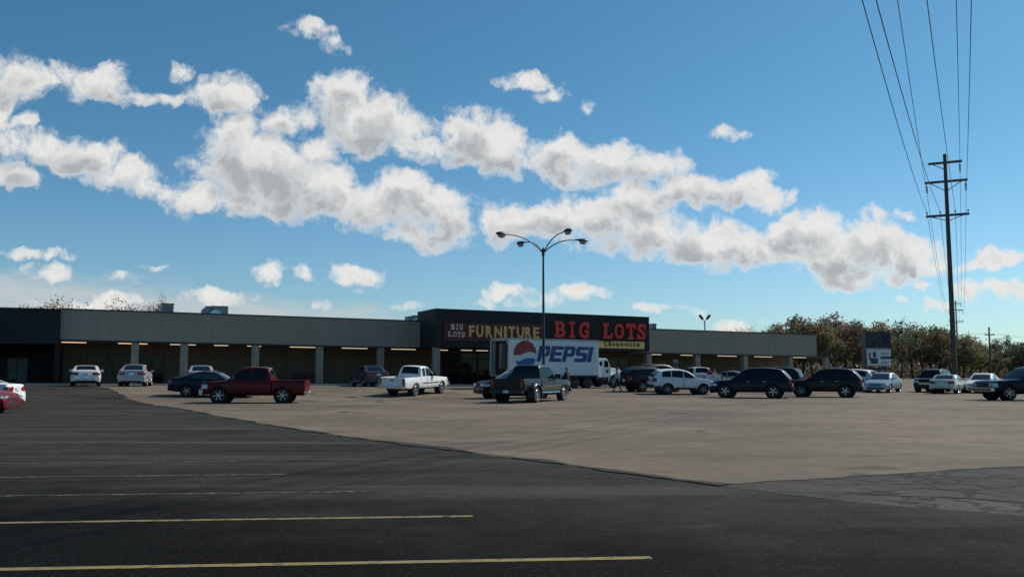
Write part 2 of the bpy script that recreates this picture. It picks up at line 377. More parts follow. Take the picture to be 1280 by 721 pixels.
# bay lines
def M_line(c):
    m, nt, b = nodes('faded yellow paint'); N, L = nt.nodes, nt.links
    geo = N.new('ShaderNodeNewGeometry'); n = N.new('ShaderNodeTexNoise'); n.inputs['Scale'].default_value = 9; n.inputs['Detail'].default_value = 8; n.inputs['Roughness'].default_value = .75
    L.new(geo.outputs['Position'], n.inputs['Vector']); r = N.new('ShaderNodeValToRGB'); L.new(n.outputs['Fac'], r.inputs[0])
    e = r.color_ramp.elements; e[0].position = c - .09; e[0].color = (.018, .018, .017, 1); e[1].position = c + .05; e[1].color = (.24, .19, .06, 1)
    L.new(r.outputs[0], b.inputs['Base Color']); b.inputs['Roughness'].default_value = .7; return m
M_LINES = [M_line(c) for c in (.43, .46, .57, .55, .55, .62, .62, .66, .68)]
ends = [(1.195, 7.79), (-.433, 9.99), (-1.95, 12.02), (-3.52, 14.01), (-4.92, 16.04), (-6.3, 17.95), (-7.7, 19.9), (-9.1, 21.9), (-10.5, 24.0)]
for i, (x, y) in enumerate(ends):
    d = Vector((-1, -.085 - .004 * i)).normalized(); nrm = Vector((-d.y, d.x)); mb = MB(); rows = []
    hw = [.055, .05, .045, .045, .045, .04, .032, .028, .02][i]
    for k in range(40):
        q = Vector((x, y)) + d * (k * 11.2 / 39 - .0); w = hw * (1 + .12 * mnoise.noise(Vector((q.x * 3, q.y, 0))))
        a = q + nrm * w; c = q - nrm * w; rows.append([(a.x, a.y, gz(a.x, a.y) + .016), (c.x, c.y, gz(c.x, c.y) + .016)])
    mb.grid(rows); struct(mb.build('parking_line', M_LINES[i], fix=False))
# ------------------------------------------------------------------ the store building
def W(a, s, z=0): q = BA + BU * a + BN * s; return Vector((q.x, q.y, z))
def apos(u, s, z=3.):
    """metres along the building at which the plane s is seen in the direction of photo column u"""
    k = (u - CX) / F; Ax, Ay = BA.x + BN.x * s, BA.y + BN.y * s; cp, sp = math.cos(PITCH), math.sin(PITCH)
    return (k * (Ay * cp + (z - CAMZ) * sp) - Ax) / (BU.x - k * BU.y * cp)
ztop = lambda a: 6.09 - .7 * a / BL
zbot = lambda a: 3.92 - .7 * a / BL
gb = lambda a: gbase(a / BL)
def bb(mb, a0, a1, s0, s1, f0, f1, mi=0):
    """box in building coordinates; f0/f1 give its bottom and top height along a"""
    g0 = f0 if callable(f0) else (lambda a: f0); g1 = f1 if callable(f1) else (lambda a: f1)
    mb.hexa([W(a0, s0, g0(a0)), W(a1, s0, g0(a1)), W(a1, s1, g0(a1)), W(a0, s1, g0(a0)), W(a0, s0, g1(a0)), W(a1, s0, g1(a1)), W(a1, s1, g1(a1)), W(a0, s1, g1(a0))], mi)
def seg(mb, a0, a1, *r, step=5.):
    n = max(1, int((a1 - a0) / step))
    for i in range(n): bb(mb, a0 + (a1 - a0) * i / n, a0 + (a1 - a0) * (i + 1) / n, *r)
def M_panel(name, col, rough=.7, joint=1.22, amt=.2):
    """stucco or metal panels: vertical joints every so many metres along the front, rain streaks below the coping"""
    m, nt, b = nodes(name); N, L = nt.nodes, nt.links
    geo = N.new('ShaderNodeNewGeometry'); mp = N.new('ShaderNodeMapping'); mp.inputs['Rotation'].default_value = (0, 0, -ANG); L.new(geo.outputs['Position'], mp.inputs['Vector'])
    sx = N.new('ShaderNodeSeparateXYZ'); L.new(mp.outputs[0], sx.inputs[0])
    dv = N.new('ShaderNodeMath'); dv.operation = 'DIVIDE'; dv.inputs[1].default_value = joint; L.new(sx.outputs[0], dv.inputs[0])
    fr = N.new('ShaderNodeMath'); fr.operation = 'FRACT'; L.new(dv.outputs[0], fr.inputs[0])
    lt = N.new('ShaderNodeMath'); lt.operation = 'LESS_THAN'; lt.inputs[1].default_value = .03 / joint; L.new(fr.outputs[0], lt.inputs[0])
    m2 = N.new('ShaderNodeMapping'); m2.inputs['Scale'].default_value = (1.6, 1.6, .22); L.new(geo.outputs['Position'], m2.inputs['Vector'])
    n = N.new('ShaderNodeTexNoise'); n.inputs['Scale'].default_value = 1.2; n.inputs['Detail'].default_value = 7; n.inputs['Roughness'].default_value = .7; L.new(m2.outputs[0], n.inputs['Vector'])
    r = N.new('ShaderNodeMapRange'); L.new(n.outputs['Fac'], r.inputs[0]); r.inputs[1].default_value = .3; r.inputs[2].default_value = .7; r.inputs[3].default_value = 1 - amt; r.inputs[4].default_value = 1 + amt * .6
    mx = N.new('ShaderNodeMix'); mx.data_type = 'RGBA'; mx.blend_type = 'MULTIPLY'; mx.inputs[0].default_value = 1; mx.inputs[6].default_value = (*col, 1); L.new(r.outputs[0], mx.inputs[7])
    m3 = N.new('ShaderNodeMix'); m3.data_type = 'RGBA'; L.new(lt.outputs[0], m3.inputs[0]); L.new(mx.outputs[2], m3.inputs[6]); m3.inputs[7].default_value = (*[.80 * c for c in col], 1)
    L.new(m3.outputs[2], b.inputs['Base Color']); b.inputs['Roughness'].default_value = rough; b.inputs['Specular IOR Level'].default_value = .3
    return m
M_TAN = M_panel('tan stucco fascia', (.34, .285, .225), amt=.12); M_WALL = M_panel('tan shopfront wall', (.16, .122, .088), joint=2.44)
M_DARK = M_panel('dark brown metal panel', (.028, .026, .027), joint=.4, amt=.15); M_DARKW = M_panel('dark brown wall', (.022, .019, .018))
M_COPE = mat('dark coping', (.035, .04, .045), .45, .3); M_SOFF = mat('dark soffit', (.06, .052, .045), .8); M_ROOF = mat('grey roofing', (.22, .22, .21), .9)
M_COLM = mat('painted column', (.30, .26, .21), .75, bump=.3); M_CONC = mat('walkway concrete', (.36, .34, .31), .85, var=.18, scale=1.5, bump=.4)
M_KERB = mat('pale kerb concrete', (.46, .43, .385), .85, var=.15, scale=2.); M_FRAME = mat('dark door frame', (.03, .028, .027), .45, .4)
M_SGLASS = mat('shop glass', (.007, .008, .009), .06, 0, 0, .3, .6, spec=.3); M_PAPER = mat('pale notice paper', (.16, .165, .17), .8)
BK0, BK1 = apos(525, 0), apos(812, 4.)           # the taller entrance block
store = thing('store_building', 'long low tan strip store with a taller dark entrance block and a shaded front walkway', 'building', W(0, 0, 0) * 1.)
def sb(mb, name, m, label=None, parent=None, **k):
    o = mb.build(name, m, None, label=label, **k)
    o.parent = parent or store; o.matrix_parent_inverse = Matrix.Translation(-store.location)
    if parent is not None and parent is not store: o.matrix_parent_inverse = Matrix.Identity(4)
    return o
STORE_INV = True
LEFT = -24.
mb = MB(); seg(mb, .0, BK0 - .01, -.3, 0, zbot, ztop); f1 = sb(mb, 'fascia', M_TAN, 'long tan fascia band left of the dark entrance block')
mb = MB(); seg(mb, BK1 + .01, BL, -.3, 0, zbot, ztop); f2 = sb(mb, 'fascia', M_TAN, 'tan fascia band right of the dark entrance block')
mb = MB(); seg(mb, LEFT, -.01, -.3, .35, lambda a: zbot(0) - .35, lambda a: ztop(0) + .02 - a * .002); f3 = sb(mb, 'fascia', M_DARK, 'dark brown fascia at the far left')
for a0, a1, s1, off in ((.0, BK0 - .02, .05, 0), (BK1 + .02, BL + .06, .05, 0)):
    mb = MB(); seg(mb, a0, a1, -.42, s1, lambda a: ztop(a) + .003, lambda a: ztop(a) + .09); sb(mb, 'coping', M_COPE)
    mb = MB(); seg(mb, a0, a1, -.36, .03, lambda a: zbot(a) - .10, lambda a: zbot(a) - .004); sb(mb, 'fascia_trim', M_COPE)
# entrance block
bt = lambda a: 6.6 - .7 * (a - BK0) / BL
bbm = lambda a: zbot(a) - .06
mb = MB(); bb(mb, BK0, BK1, 3.7, 4., bbm, bt); bb(mb, BK0, BK0 + .3, -.8, 3.69, bbm, bt); bb(mb, BK1 - .3, BK1, -.8, 3.69, bbm, bt); bb(mb, BK0 + .31, BK1 - .31, -.8, -.5, bbm, bt)
sb(mb, 'entrance_block', M_DARK, 'taller dark brown entrance block carrying the signs')
mb = MB(); bb(mb, BK0 - .04, BK1 + .04, 3.66, 4.05, lambda a: bt(a) + .003, lambda a: bt(a) + .08); bb(mb, BK0 - .04, BK0 + .34, -.84, 3.655, lambda a: bt(a) + .003, lambda a: bt(a) + .08); bb(mb, BK1 - .34, BK1 + .04, -.84, 3.655, lambda a: bt(a) + .003, lambda a: bt(a) + .08)
sb(mb, 'coping', M_COPE)
# soffit, roof, walls
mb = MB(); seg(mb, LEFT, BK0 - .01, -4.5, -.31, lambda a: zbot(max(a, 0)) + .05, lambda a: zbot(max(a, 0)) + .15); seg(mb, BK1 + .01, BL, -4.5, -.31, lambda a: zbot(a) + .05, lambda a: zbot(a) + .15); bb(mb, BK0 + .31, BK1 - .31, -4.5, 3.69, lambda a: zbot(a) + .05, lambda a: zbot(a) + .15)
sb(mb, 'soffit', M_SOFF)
mb = MB(); seg(mb, LEFT, BL, -42, -.85, lambda a: ztop(max(a, 0)) - .75, lambda a: ztop(max(a, 0)) - .45); sb(mb, 'roof', M_ROOF)
wz = lambda a: gb(a) - .3
wt = lambda a: zbot(max(a, 0)) + .04
ENT0, ENT1 = apos(553, -4.5), apos(738, -4.5)
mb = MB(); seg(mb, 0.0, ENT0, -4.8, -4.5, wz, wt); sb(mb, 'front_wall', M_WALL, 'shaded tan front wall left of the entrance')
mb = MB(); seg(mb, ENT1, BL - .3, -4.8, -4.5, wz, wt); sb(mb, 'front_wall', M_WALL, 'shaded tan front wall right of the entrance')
mb = MB(); seg(mb, LEFT, -.01, -4.8, -4.45, wz, wt); bb(mb, -.35, -.01, -4.44, -.31, wz, wt); sb(mb, 'front_wall', M_DARKW, 'dark brown front wall at the far left')
mb = MB(); bb(mb, BL - .3, BL, -42, -4.81, wz, lambda a: ztop(a) - .05); bb(mb, LEFT, LEFT + .3, -42, -4.81, wz, lambda a: ztop(0)); bb(mb, LEFT + .31, BL - .31, -42, -41.7, wz, lambda a: ztop(max(a, 0)))
bb(mb, BL - .3, BL, -4.80, -4.5, wz, wt)
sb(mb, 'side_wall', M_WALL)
# columns
for u in (168, 229.5, 318.5, 399, 475, 545, 810, 871, 930.5, 987):
    a = apos(u, -.35, 2.); s0 = -.66; s1 = -.08
    if BK0 < a + .3 < BK1 - .4: s0, s1 = 3.15, 3.62; a = apos(u, 3.4, 2.)
    if u == 810: a = apos(810, -.35, 2.); s0, s1 = -.66, -.08; a = max(a, BK1 + .35)
    mb = MB(); bb(mb, a - .27, a + .27, s0, s1, gb(a), lambda q: zbot(q) - .105 if s0 < 0 else zbot(q) - .07)
    sb(mb, 'column', M_COLM, bevel=.02)
# side canopy past the right end
mb = MB(); bb(mb, BL + .07, BL + 1.9, -2.6, -.1, lambda a: zbot(BL) - .12, lambda a: zbot(BL) + .08); sb(mb, 'side_canopy', M_COPE)
mb = MB(); bb(mb, BL + 1.3, BL + 1.75, -.6, -.15, lambda a: gb(BL) - .1, lambda a: zbot(BL) - .124); sb(mb, 'side_canopy_post', M_COLM)
# windows and doors on the wall under the canopy
def window(u0, u1, v0, v1, s=-4.5, div=1, door=False, paper=(), lab=None):
    a0, a1 = apos(u0, s, 1.8), apos(u1, s, 1.8); Yc = W((a0 + a1) / 2, s).y; z1 = Z(v0, Yc); z0 = gb((a0 + a1) / 2) + .14 if door else Z(v1, Yc)
    mb = MB(); fw = .07
    bb(mb, a0, a1, s, s + .07, z1 - fw, z1); bb(mb, a0, a1, s, s + .07, z0, z0 + fw)
    for k in range(div + 1):
        c = a0 + (a1 - a0) * k / div; c0 = min(max(c - fw / 2, a0), a1 - fw); bb(mb, c0, c0 + fw, s, s + .067, z0 + fw + .001, z1 - fw - .001)
    fr = sb(mb, 'door' if door else 'window', M_FRAME, lab)
    mb = MB(); bb(mb, a0 + .02, a1 - .02, s + .004, s + .03, z0 + .02, z1 - .02)
    o = mb.build('door_glass' if door else 'pane', M_SGLASS); o.parent = fr
    for (pu, pv, w, h) in paper:
        pa = apos(pu, s, 1.8); pz = Z(pv, Yc); mb = MB(); bb(mb, pa - w / 2, pa + w / 2, s + .031, s + .036, pz - h / 2, pz + h / 2)
        o = mb.build('notice', M_PAPER); o.parent = fr
window(108, 134.5, 442, 468, div=2, lab='left dark display window'); window(139.5, 163, 442, 469, div=2); window(173, 205, 444.5, 479, div=2, door=True, paper=((196, 457.5, .28, .3),))
window(8, 35, 447, 479, s=-4.45, div=2, door=True, paper=((14.5, 456, .5, .45), (16.5, 468, .5, .7), (27.5, 464, .75, 1.5)))
# entrance: dark glass front between the block's sides
mb = MB(); n = 9; zt = lambda a: zbot(a) + .03
for k in range(n + 1):
    c = ENT0 + (ENT1 - ENT0) * k / n; bb(mb, c - .05, c + .05, -4.5, -4.36, lambda a: gb(a) + .13, zt)
bb(mb, ENT0, ENT1, -4.5, -4.37, lambda a: gb(a) + 2.35, lambda a: gb(a) + 2.45)
e = sb(mb, 'entrance_front', M_FRAME, 'dark glazed entrance front')
mb = MB(); bb(mb, ENT0, ENT1, -4.47, -4.43, lambda a: gb(a) + .13, zt); o = mb.build('pane', M_SGLASS); o.parent = e
# interior block so the dark glass is not see-through to the yard
mb = MB(); seg(mb, ENT0 + .01, ENT1 - .01, -4.8, -4.5, wz, wt); sb(mb, 'entrance_wall', M_DARKW)
window(760, 786, 446, 480, div=2, door=True)
# walkway and kerb
mb = MB(); seg(mb, LEFT, BK0, -4.49, .9, lambda a: gb(a) - .2, lambda a: gb(a) + .12); seg(mb, BK1, BL + 2, -4.49, .9, lambda a: gb(a) - .2, lambda a: gb(a) + .12); seg(mb, BK0 + .001, BK1 - .001, -4.49, 4.9, lambda a: gb(a) - .2, lambda a: gb(a) + .12)
struct(mb.build('walkway', M_CONC))
mb = MB(); kt = lambda a: gb(a) + .126
seg(mb, LEFT, BK0 - .16, .901, 1.05, lambda a: gb(a) - .2, kt); seg(mb, BK1 + .16, BL + 2, .901, 1.05, lambda a: gb(a) - .2, kt); seg(mb, BK0 - .15, BK1 + .15, 4.901, 5.05, lambda a: gb(a) - .2, kt)
bb(mb, BK0 - .15, BK0 - .002, .901, 4.9, lambda a: gb(a) - .2, kt); bb(mb, BK1 + .002, BK1 + .15, .901, 4.9, lambda a: gb(a) - .2, kt)
struct(mb.build('kerb', M_KERB))
# strip lights hanging under the canopy
M_TUBE = mat('lit fluorescent tube', (.8, .75, .65), .5, emit=(1, .62, .34), estr=1.1); M_TUBEW = mat('lit cool fluorescent tube', (.8, .75, .65), .5, emit=(1, .78, .50), estr=.75)
M_HOUS = mat('light housing', (.55, .53, .5), .5)
PLACE = ['beside the dark brown store at the far left', 'behind the first column from the left', 'behind the second column from the left', 'between the second and third columns from the left', 'behind the third column from the left',
         'just left of the fourth column from the left', 'right of the fourth column from the left', 'left of the dark entrance block', 'at the left corner of the entrance block', 'under the entrance block, left one', 'under the entrance block, right one',
         'just right of the entrance block', 'above the white sport utility', 'above the leftmost of the long dark sport utilities', 'between the two rightmost columns, left', 'nearest the right end of the store']
for i, (u0, u1, s) in enumerate(((72.5, 108, -2.), (147, 184.5, -2.), (212, 245, -2), (267, 285.5, -2), (308.5, 326.5, -2), (362, 395, -2), (427, 459.5, -2), (489, 519.5, -2), (548, 560, -2.), (576, 590.5, -1.), (595, 610, -1.),
                                (805, 826.5, -2.), (851, 870, -2), (897, 920.5, -2), (943, 965, -2), (990, 1007.5, -2))):
    a0, a1 = apos(u0, s, 3.4), apos(u1, s, 3.4); am = (a0 + a1) / 2
    if a1 < a0: continue
    z = zbot(am) + .05; t = thing('canopy_light', 'lit white strip light under the canopy ' + PLACE[i], 'strip light', W(am, s, z), ANG, 'strip lights under the store canopy')
    h = a1 - a0; sl = -.7 / BL
    def tb(x0, x1, y0, y1, q0, q1, mat_, nm):
        mb = MB(); mb.hexa([(x, y, q + sl * x) for q in (q0, q1) for x, y in ((x0, y0), (x1, y0), (x1, y1), (x0, y1))]); return mb.build(nm, mat_, t)
    tb(-h / 2, h / 2, -.10, .10, -.16, -.001, M_HOUS, 'housing'); tb(-h / 2 + .03, h / 2 - .03, -.08, .08, -.215, -.162, M_TUBE if i < 2 else M_TUBEW, 'tube')
# ------------------------------------------------------------------ lettering
def text_mesh(txt, m, offset=.0, extr=.03, scale=(1, 1), slab=None, res=3):
    """one string as a mesh, base line at x=0..w, y=0..1 (cap height 1), facing +z"""
    cu = bpy.data.curves.new('t', 'FONT'); cu.body = txt; cu.size = 1; cu.offset = offset; cu.extrude = extr; cu.resolution_u = res
    ob = bpy.data.objects.new('t', cu); COL.objects.link(ob); dg = bpy.context.evaluated_depsgraph_get(); dg.update()
    me = bpy.data.meshes.new_from_object(ob.evaluated_get(dg)); bpy.data.objects.remove(ob); bpy.data.curves.remove(cu)
    vs = [v.co.copy() for v in me.vertices]; fs = [tuple(p.vertices) for p in me.polygons]; bpy.data.meshes.remove(me)
    x0 = min(v.x for v in vs); x1 = max(v.x for v in vs); y0 = min(v.y for v in vs); y1 = max(v.y for v in vs)
    mb = MB(); mb.v = [((v.x - x0) / (x1 - x0) * scale[0], (v.y - y0) / (y1 - y0) * scale[1], v.z) for v in vs]; mb.f = fs; mb.m = [0] * len(fs)
    w, h = scale; e = extr + .004
    def sl(xa, xb, ya, yb): mb.hexa([(xa, ya, -e), (xb, ya, -e), (xb, yb, -e), (xa, yb, -e), (xa, ya, e), (xb, ya, e), (xb, yb, e), (xa, yb, e)])
    k = h * .17; d = w * .13
    if slab:
        if txt == 'B': sl(-d, w * .5, 0, k); sl(-d, w * .5, h - k, h)
        if txt == 'I': sl(-w * .75, w * 1.75, 0, k); sl(-w * .75, w * 1.75, h - k, h)
        if txt == 'L': sl(-d, w * .55, h - k, h); sl(-d, w, 0, k * .9); sl(w - d * 1.6, w, 0, h * .36)
        if txt == 'T': sl(w * .22, w * .78, 0, k); sl(0, d * 1.5, h * .66, h); sl(w - d * 1.5, w, h * .66, h)
        if txt == 'G': sl(w * .62, w + d * .3, h * .32, h * .32 + k * .8); sl(w - d * 1.3, w + d * .2, h * .62, h)
        if txt == 'S': sl(w - d * 1.4, w + d * .1, h * .64, h * .97); sl(-d * .1, d * 1.4, h * .03, h * .36)
    return mb
def fmat(a, s, z):
    """frame on the store front: x along it, y up, z out"""
    m = Matrix.Identity(4); sl = Vector((BU.x, BU.y, -.7 / BL))
    for i in range(3): m[i][0] = sl[i]; m[i][1] = (0, 0, 1)[i]; m[i][2] = (BN.x, BN.y, 0)[i]; m[i][3] = W(a, s, z)[i]
    return m
def spix(u, v, s):
    a = apos(u, s, 5.); return a, Z(v, W(a, s).y)
def under(o, t):
    o.parent = t; o.matrix_parent_inverse = Matrix.Translation(-t.location); return o
M_RED = mat('red channel letter', (.50, .035, .025), .5, emit=(1, .07, .04), estr=.03); M_SIGNRED = mat('dark red sign panel', (.10, .010, .010), .5)
M_CREAM = mat('cream letter', (.50, .33, .11), .5, emit=(1, .68, .3), estr=.035); M_PINK = mat('pale pink letter', (.58, .40, .36), .5, emit=(1, .7, .6), estr=.03); M_YEL = mat('yellow banner', (.60, .45, .12), .6, emit=(1, .75, .25), estr=.04); M_BLK = mat('black letter', (.01, .01, .01), .5)
def sign_panel(t, u0, u1, v0a, v1a, v0b, v1b, s, th, m, name='sign_panel'):
    a0, z0 = spix(u0, v1a, s); a1, z1 = spix(u1, v1b, s); _, y0 = spix(u0, v0a, s); _, y1 = spix(u1, v0b, s); mb = MB()
    mb.hexa([W(a0, s - th, z0), W(a1, s - th, z1), W(a1, s, z1), W(a0, s, z0), W(a0, s - th, y0), W(a1, s - th, y1), W(a1, s, y1), W(a0, s, y0)])
    return under(mb.build(name, m), t)
def letters(t, txt, spans, v0a, v1a, v0b, v1b, s, m, off, ext, slab, name='letter'):
    u00, u11 = spans[0][0], spans[-1][1]
    for ch, (u0, u1) in zip(txt, spans):
        f = ((u0 + u1) / 2 - u00) / (u11 - u00); v0 = v0a + (v0b - v0a) * f; v1 = v1a + (v1b - v1a) * f
        a0, z0 = spix(u0, v1, s); a1, _ = spix(u1, v1, s); _, z1 = spix(u0, v0, s)
        w = a1 - a0
        if slab and ch == 'I': a0 += w * .3; w *= .4
        under(text_mesh(ch, m, off, ext, (w, z1 - z0), slab).build(name, m, xf=fmat(a0, s, z0)), t)
SP = 4.0
tA = tag(thing('furniture_sign', '', '', W(apos(617, SP), SP, 4.)), 'dark red furniture sign with cream letters above the left side of the entrance', 'sign')
sign_panel(tA, 555, 680, 402.5, 425.5, 405, 427.5, SP + .16, .155, M_SIGNRED)
letters(tA, 'FURNITURE', [(586.3, 593), (595.3, 604), (607, 615.3), (618, 627.5), (630, 633.3), (635.3, 644), (646, 655), (656.5, 664.5), (666.5, 674)], 406.3, 420.8, 409, 422.6, SP + .2, M_CREAM, .035, .03, None)
letters(tA, 'BIG', [(564, 568.6), (570.0, 572.8), (574, 578)], 404.8, 411.8, 405.2, 412.3, SP + .2, M_PINK, .03, .02, True)
letters(tA, 'LOTS', [(560.8, 565.2), (566.4, 571), (571.9, 576), (577, 581)], 414, 420.6, 414.8, 421.4, SP + .2, M_PINK, .03, .02, True)
tB = tag(thing('letter_sign', '', '', W(apos(750, SP), SP, 4.)), 'big red slab-serif store name letters on the right side of the dark entrance block', 'sign')
letters(tB, 'BIG', [(694.5, 706.5), (711.5, 718), (723.5, 735.5)], 401, 421.3, 402.4, 423.0, SP + .11, M_RED, .03, .10, True)
letters(tB, 'LOTS', [(755, 765), (768, 779.5), (782.5, 794), (796.5, 806.5)], 403.5, 423.0, 404.6, 424.4, SP + .11, M_RED, .03, .10, True)
tC = tag(thing('banner_sign', '', '', W(apos(750, SP), SP, 4.)), 'yellow banner with black lettering under the big red letters', 'sign')
sign_panel(tC, 693.5, 805.3, 425.3, 433.2, 427.2, 436.0, SP + .06, .055, M_YEL)
a0, z0 = spix(754.5, 432.6, SP + .066); a1, _ = spix(799.5, 432.6, SP + .066)
mb = text_mesh('C', M_BLK, .05, .005, (.1, .1)); x = 0
LET = [('C', .95, 1), ('l', .45, 1), ('o', .85, .70), ('s', .75, .70), ('e', .8, .70), ('o', .85, .70), ('u', .85, .70), ('t', .6, .9), ('s', .75, .70)]
tot = sum(q[1] for q in LET) + .22 * 8; k = (a1 - a0) / tot; x = a0
for ch, wd, hh in LET:
    under(text_mesh(ch, M_BLK, .025, .006, (wd * k, hh * .46)).build('letter', M_BLK, xf=fmat(x, SP + .068, z0)), tC); x += (wd + .22) * k
# ------------------------------------------------------------------ rooftop plant
M_UNIT = mat('blue-grey sheet metal', (.20, .24, .27), .45, .35, var=.2, scale=1.); M_LOUV = mat('louvre metal', (.07, .08, .09), .5, .4)
def roof_unit(u0, u1, v0, s, hood=None, label='', depth=1.3):
    am = (apos(u0, s, 6.5) + apos(u1, s, 6.5)) / 2; w = apos(u1, s, 6.5) - apos(u0, s, 6.5); zr = ztop(am) - .45; h = Z(v0, W(am, s).y) - zr
    t = thing('rooftop_unit', label, 'rooftop unit', W(am, s, zr), ANG, 'air handling units on the store roof')
    if hood is None:
        mb = MB(); mb.box((0, 0, h / 2 + .06), (w, depth, h - .12)); mb.build('cabinet', M_UNIT, t, bevel=.03)
        mb = MB(); mb.box((0, 0, h - .02 + .02), (w + .08, depth + .08, .07)); mb.build('lid', M_LOUV, t)
        mb = MB()
        for k in range(7): mb.box((0, -depth / 2 - .015, h * .35 + k * h * .075), (w * .7, .03, .03))
        mb.build('louvre_panel', M_LOUV, t)
    else:
        wb = w * .62 if hood > 0 else w
        mb = MB(); mb.box((w * .19 * (hood > 0), 0, h / 2), (wb, depth, h)); mb.build('cabinet', M_UNIT, t, bevel=.03)
        mb = MB()
        if hood == 1:
            x0 = -w * .12; pts = [(x0, h * .99), (x0 - w * .22, h * .98), (x0 - w * .38, h * .78), (x0 - w * .34, h * .35), (x0 - w * .26, .05), (x0, .05)]
        else:
            x0 = -w * .12; pts = [(x0, h * .97), (x0 - w * .36, h * .92), (x0 - w * .3, h * .62), (x0 - w * .2, .2), (x0, .2)]
        mb.poly([(x, -depth * .42, z) for x, z in pts], (0, depth * .84, 0)); mb.build('intake_hood', M_UNIT, t, bevel=.03)
        mb = MB(); mb.lathe([(.001, 0), (h * .26, 0), (h * .3, -.06), (h * .22, -.07)], (w * .02, -depth / 2 - .005, h * .5), n=20); mb.build('fan_cowl', mat('bright sheet metal', (.6, .62, .64), .25, .8), t, True)
    mb = MB(); mb.box((0, 0, .05), (w * .9, depth * .9, .1)); mb.build('base_rail', M_LOUV, t)
roof_unit(201.5, 216.5, 380.3, -7, None, 'square blue-grey air handler at the left of the store roof')
roof_unit(251.5, 284, 382.8, -8, 1, 'long blue-grey air handler with a rounded intake hood on the store roof', 1.5)
roof_unit(507, 527, 394.3, -5, 2, 'blue-grey air handler with a wedge hood left of the dark entrance block', 1.2)
roof_unit(812.5, 817.5, 405.0, -5, None, 'small dark air handler right of the dark entrance block', .9)
# bench and notice stand on the walkway
am = apos(381, -3.4, 1.); t = thing('bench', 'dark maroon slatted bench against the shaded wall behind the red pickup', 'bench', W(am, -3.4, gb(am) + .12), ANG)
M_MAR = mat('maroon painted wood', (.06, .010, .012), .5)
mb = MB(); [mb.box((0, -.18 + k * .12, .44), (1.9, .1, .035)) for k in range(4)]; mb.build('seat', M_MAR, t)
mb = MB(); [mb.box((0, .26 + k * .02, .56 + k * .11), (1.9, .03, .085)) for k in range(4)]; mb.build('backrest', M_MAR, t)
for x in (-.85, .85):
    for y_ in (-.2, .24):
        mb = MB(); mb.box((x, y_, .21 if y_ < 0 else .46), (.06, .06, .42 if y_ < 0 else .92)); mb.build('leg', M_MAR, t)
am = apos(844.5, -1.4, 2.3); t = thing('notice_stand', 'pale grey two-legged notice stand on the walkway beside a column', 'sign stand', W(am, -1.4, gb(am) + .12), ANG)
M_PALE = mat('pale grey paint', (.42, .43, .44), .5); hz = Z(449.5, W(am, -1.4).y) - gb(am) - .12
for x in (-.2, .2): mb = MB(); mb.box((x, 0, hz / 2), (.07, .06, hz)); mb.build('leg', M_PALE, t)
mb = MB(); mb.box((0, 0, hz - .14), (.54, .05, .28)); mb.build('header_board', M_PALE, t)
mb = MB(); mb.box((0, 0, hz - .75), (.33, .03, .06)); mb.build('crossbar', M_PALE, t)

# ------------------------------------------------------------------ vehicles
def merge_xs(a, b, n, extra):
    xs = sorted([a + (b - a) * i / n for i in range(n + 1)] + [e for e in extra if a < e < b]); out = [xs[0]]
    for x in xs[1:]:
        if x - out[-1] > .012: out.append(x)
    out[-1] = b; return out
WHEEL_CACHE = {}
def wheel_meshes(r, tw, sp, rm):
    key = (round(r, 3), round(tw, 3), sp, rm.name)
    if key in WHEEL_CACHE: return WHEEL_CACHE[key]
    h = tw / 2; mb = MB(); q = .66 if sp != 0 else .6
    mb.lathe([(r * q, -h), (r * .9, -h), (r * .975, -h + .02), (r, -h + .05), (r, h - .05), (r * .975, h - .02), (r * .9, h), (r * q, h - .012)], (0, 0, 0), n=28)
    t = mb.build('wheel', RUBBER, None, True); mb = MB()
    mb.lathe([(r * q, -h), (r * q, h - .015), (r * (q - .03), h - .004), (r * (q - .06), h - .02), (r * (q - .09), h - .07)], (0, 0, 0), n=28, mi=0)
    mb.lathe([(r * (q - .08), h - .075), (.001, h - .075)], (0, 0, 0), n=20, mi=1)
    mb.lathe([(.001, h - .01), (r * .12, h - .012), (r * .16, h - .03), (r * .16, h - .074)], (0, 0, 0), n=14, mi=0)
    for k in range(sp):
        a = 2 * math.pi * k / sp; ro = Matrix.Rotation(-a, 3, 'Y'); ln = r * (q - .14)
        mb.box(ro @ Vector((r * .12 + ln / 2, h - .045, 0)), (ln, .045, r * (.62 / sp + .045)), 0, ro)
    rim = mb.build('rim', [rm, CHASSIS], t, False)
    WHEEL_CACHE[key] = (t.data, rim.data); bpy.data.objects.remove(rim); bpy.data.objects.remove(t); return WHEEL_CACHE[key]
def add_wheel(root, x, y, r, tw, sp, rm, flip):
    tm, rmsh = wheel_meshes(r, tw, sp, rm)
    o = bpy.data.objects.new('wheel', tm); COL.objects.link(o); o.parent = root; o.location = (x, y, r); o.rotation_euler = (0, random.random() * .6, math.pi if flip else 0)
    q = bpy.data.objects.new('rim', rmsh); COL.objects.link(q); q.parent = o
def place(root, x, y, head):
    """stand it on the lot: height and tilt of the asphalt under it"""
    h = 1.3; nx = -(gz(x + h, y) - gz(x - h, y)) / (2 * h); ny = -(gz(x, y + h) - gz(x, y - h)) / (2 * h)
    n = Vector((nx, ny, 1)).normalized(); q = Vector((0, 0, 1)).rotation_difference(n)
    root.rotation_mode = 'XYZ'; root.rotation_euler = (q @ Quaternion((0, 0, 1), R(head))).to_euler(); root.location = (x, y, gz(x, y) + .004)
